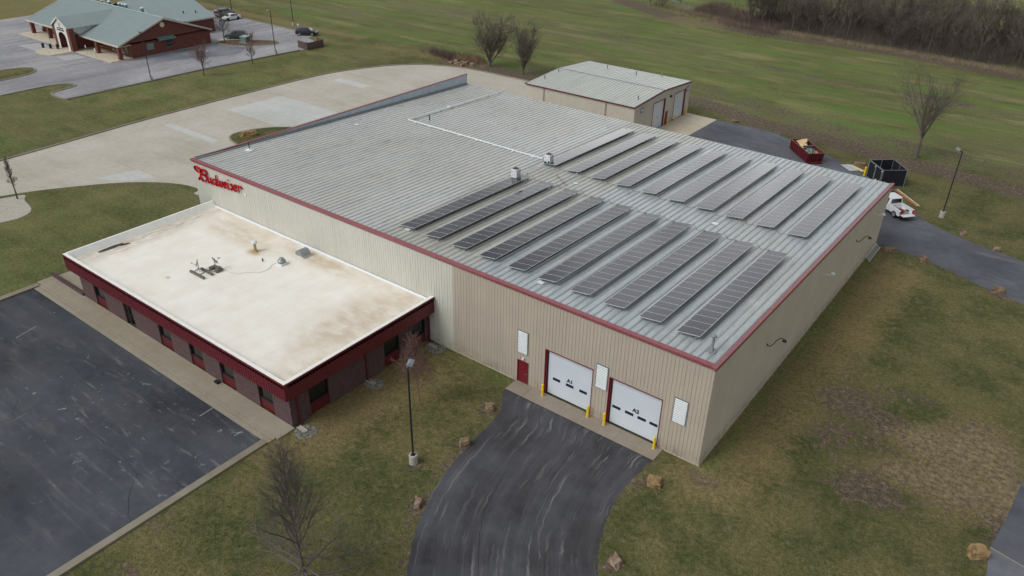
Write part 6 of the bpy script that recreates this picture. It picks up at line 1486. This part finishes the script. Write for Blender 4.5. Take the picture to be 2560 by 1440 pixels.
for (x, y) in ((-152.0, 56.5), (-151.5, 59.2)):
    q = MB(); z = EZ+.3+(WE-x)/(WE-RX)*(RZ2-EZ-.3); q.tube((x, y, z), (x, y, z+.5), .12, n=8); q.build('vent_pipe', 'darkmetal', rf, bo)
# benches/bins at the entry, parking sign, utility boxes, wooden screen
def bin_(x, y, lab):
    t_ = thing('litter_bin', (x, y, .15), lab, 'bin', 'dark bins by the entry')
    q = MB(); q.lathe((0, 0, 0), [(.22, 0), (.26, .5), (.26, .8)], 12); q.build('body', 'black', t_); q = MB(); q.lathe((0, 0, .8), [(.28, 0), (.24, .12), (.1, .18)], 12); q.build('lid', 'darkmetal', t_)
bin_(-160.9, 29.2, 'leftmost of three black bins before the entry arch'); bin_(-159.2, 29.9, 'middle one of three black bins before the entry arch'); bin_(-157.9, 30.7, 'rightmost of three black bins, closest to the entry arch')
for x, y, lab in ((-164.4, 32.3, 'blue parking sign on a thin post left of the entry'), (-149.2, 32.3, 'small white parking sign on a thin post right of the entry'), (-145.6, 32.3, 'small white parking sign on a thin post near the porch corner')):
    t_ = thing('parking_sign', (x, y, .15), lab, 'sign', 'parking signs on posts'); MB().tube((0, 0, 0), (0, 0, 1.7), .03, n=6).build('post', 'galv', t_)
    MB().box((-.16, -.05, 1.3), (.16, -.031, 1.75)).build('sign_plate', plain('blue_plate', (90, 130, 190), .5) if 'blue' in lab else 'white', t_)
t_ = thing('utility_box', (-134.9, 59.5, .1), 'grey green transformer box on the planted island', 'utility box', None, R(10)); q = MB(); q.box((-.85, -.7, 0), (.85, .7, 1.2)); o = q.build('cabinet', plain('transformer_green', (104, 124, 118), .6), t_); bevel(o, .04)
MB().box((-1.1, -.95, -.1), (1.1, .95, .02)).build('pad', 'conc_base', t_); MB().add([(-.9, -.75, 1.21), (.9, -.75, 1.21), (.9, .75, 1.32), (-.9, .75, 1.32)], [(0, 1, 2, 3)]).build('lid', plain('pale_lid', (150, 164, 160), .5), t_)
for (x, y, lab) in ((-137.0, 75.6, 'white capped utility post on the grass behind the far lot'), (-163.6, 75.9, 'white capped utility post behind the silver van')):
    t_ = thing('utility_post', (x, y, 0), lab, 'post'); MB().lathe((0, 0, 0), [(.2, 0), (.2, .9)], 10).build('post', 'conc_base', t_); MB().lathe((0, 0, .9), [(.24, 0), (.24, .2), (.1, .3)], 10).build('cap', 'white', t_)
FN = thing('wooden_screen', (-120.6, 65.6, 0), 'three-sided weathered wooden board screen at the end of the far lot', 'fence')
fp = [(-2.6, -1.4), (1.0, -1.9), (1.2, 2.2), (-1.8, 3.1)]
for i in range(3):
    a_, c_q = Vector((*fp[i], 0)), Vector((*fp[i+1], 0)); n = int((c_q-a_).length/.17); q = MB(); rr = random.Random(i)
    for k_ in range(n): p = a_.lerp(c_q, (k_+.5)/n); d = (c_q-a_).normalized(); q.obox((p.x, p.y, .75+rr.uniform(-.02, .02)), (.15, .025, 1.5), math.atan2(d.y, d.x))
    q.build('board_panel', 'wood_grey', FN); MB().box((c_q.x-.06, c_q.y-.06, 0), (c_q.x+.06, c_q.y+.06, 1.78)).build('post', 'wood_grey', FN)
    q = MB(); 
    for z in (.4, 1.4): q.bar(a_+Vector((0, 0, z)), c_q+Vector((0, 0, z)), .09, .09)
    q.build('rail', 'wood_grey', FN)

SC.render.engine = 'CYCLES'
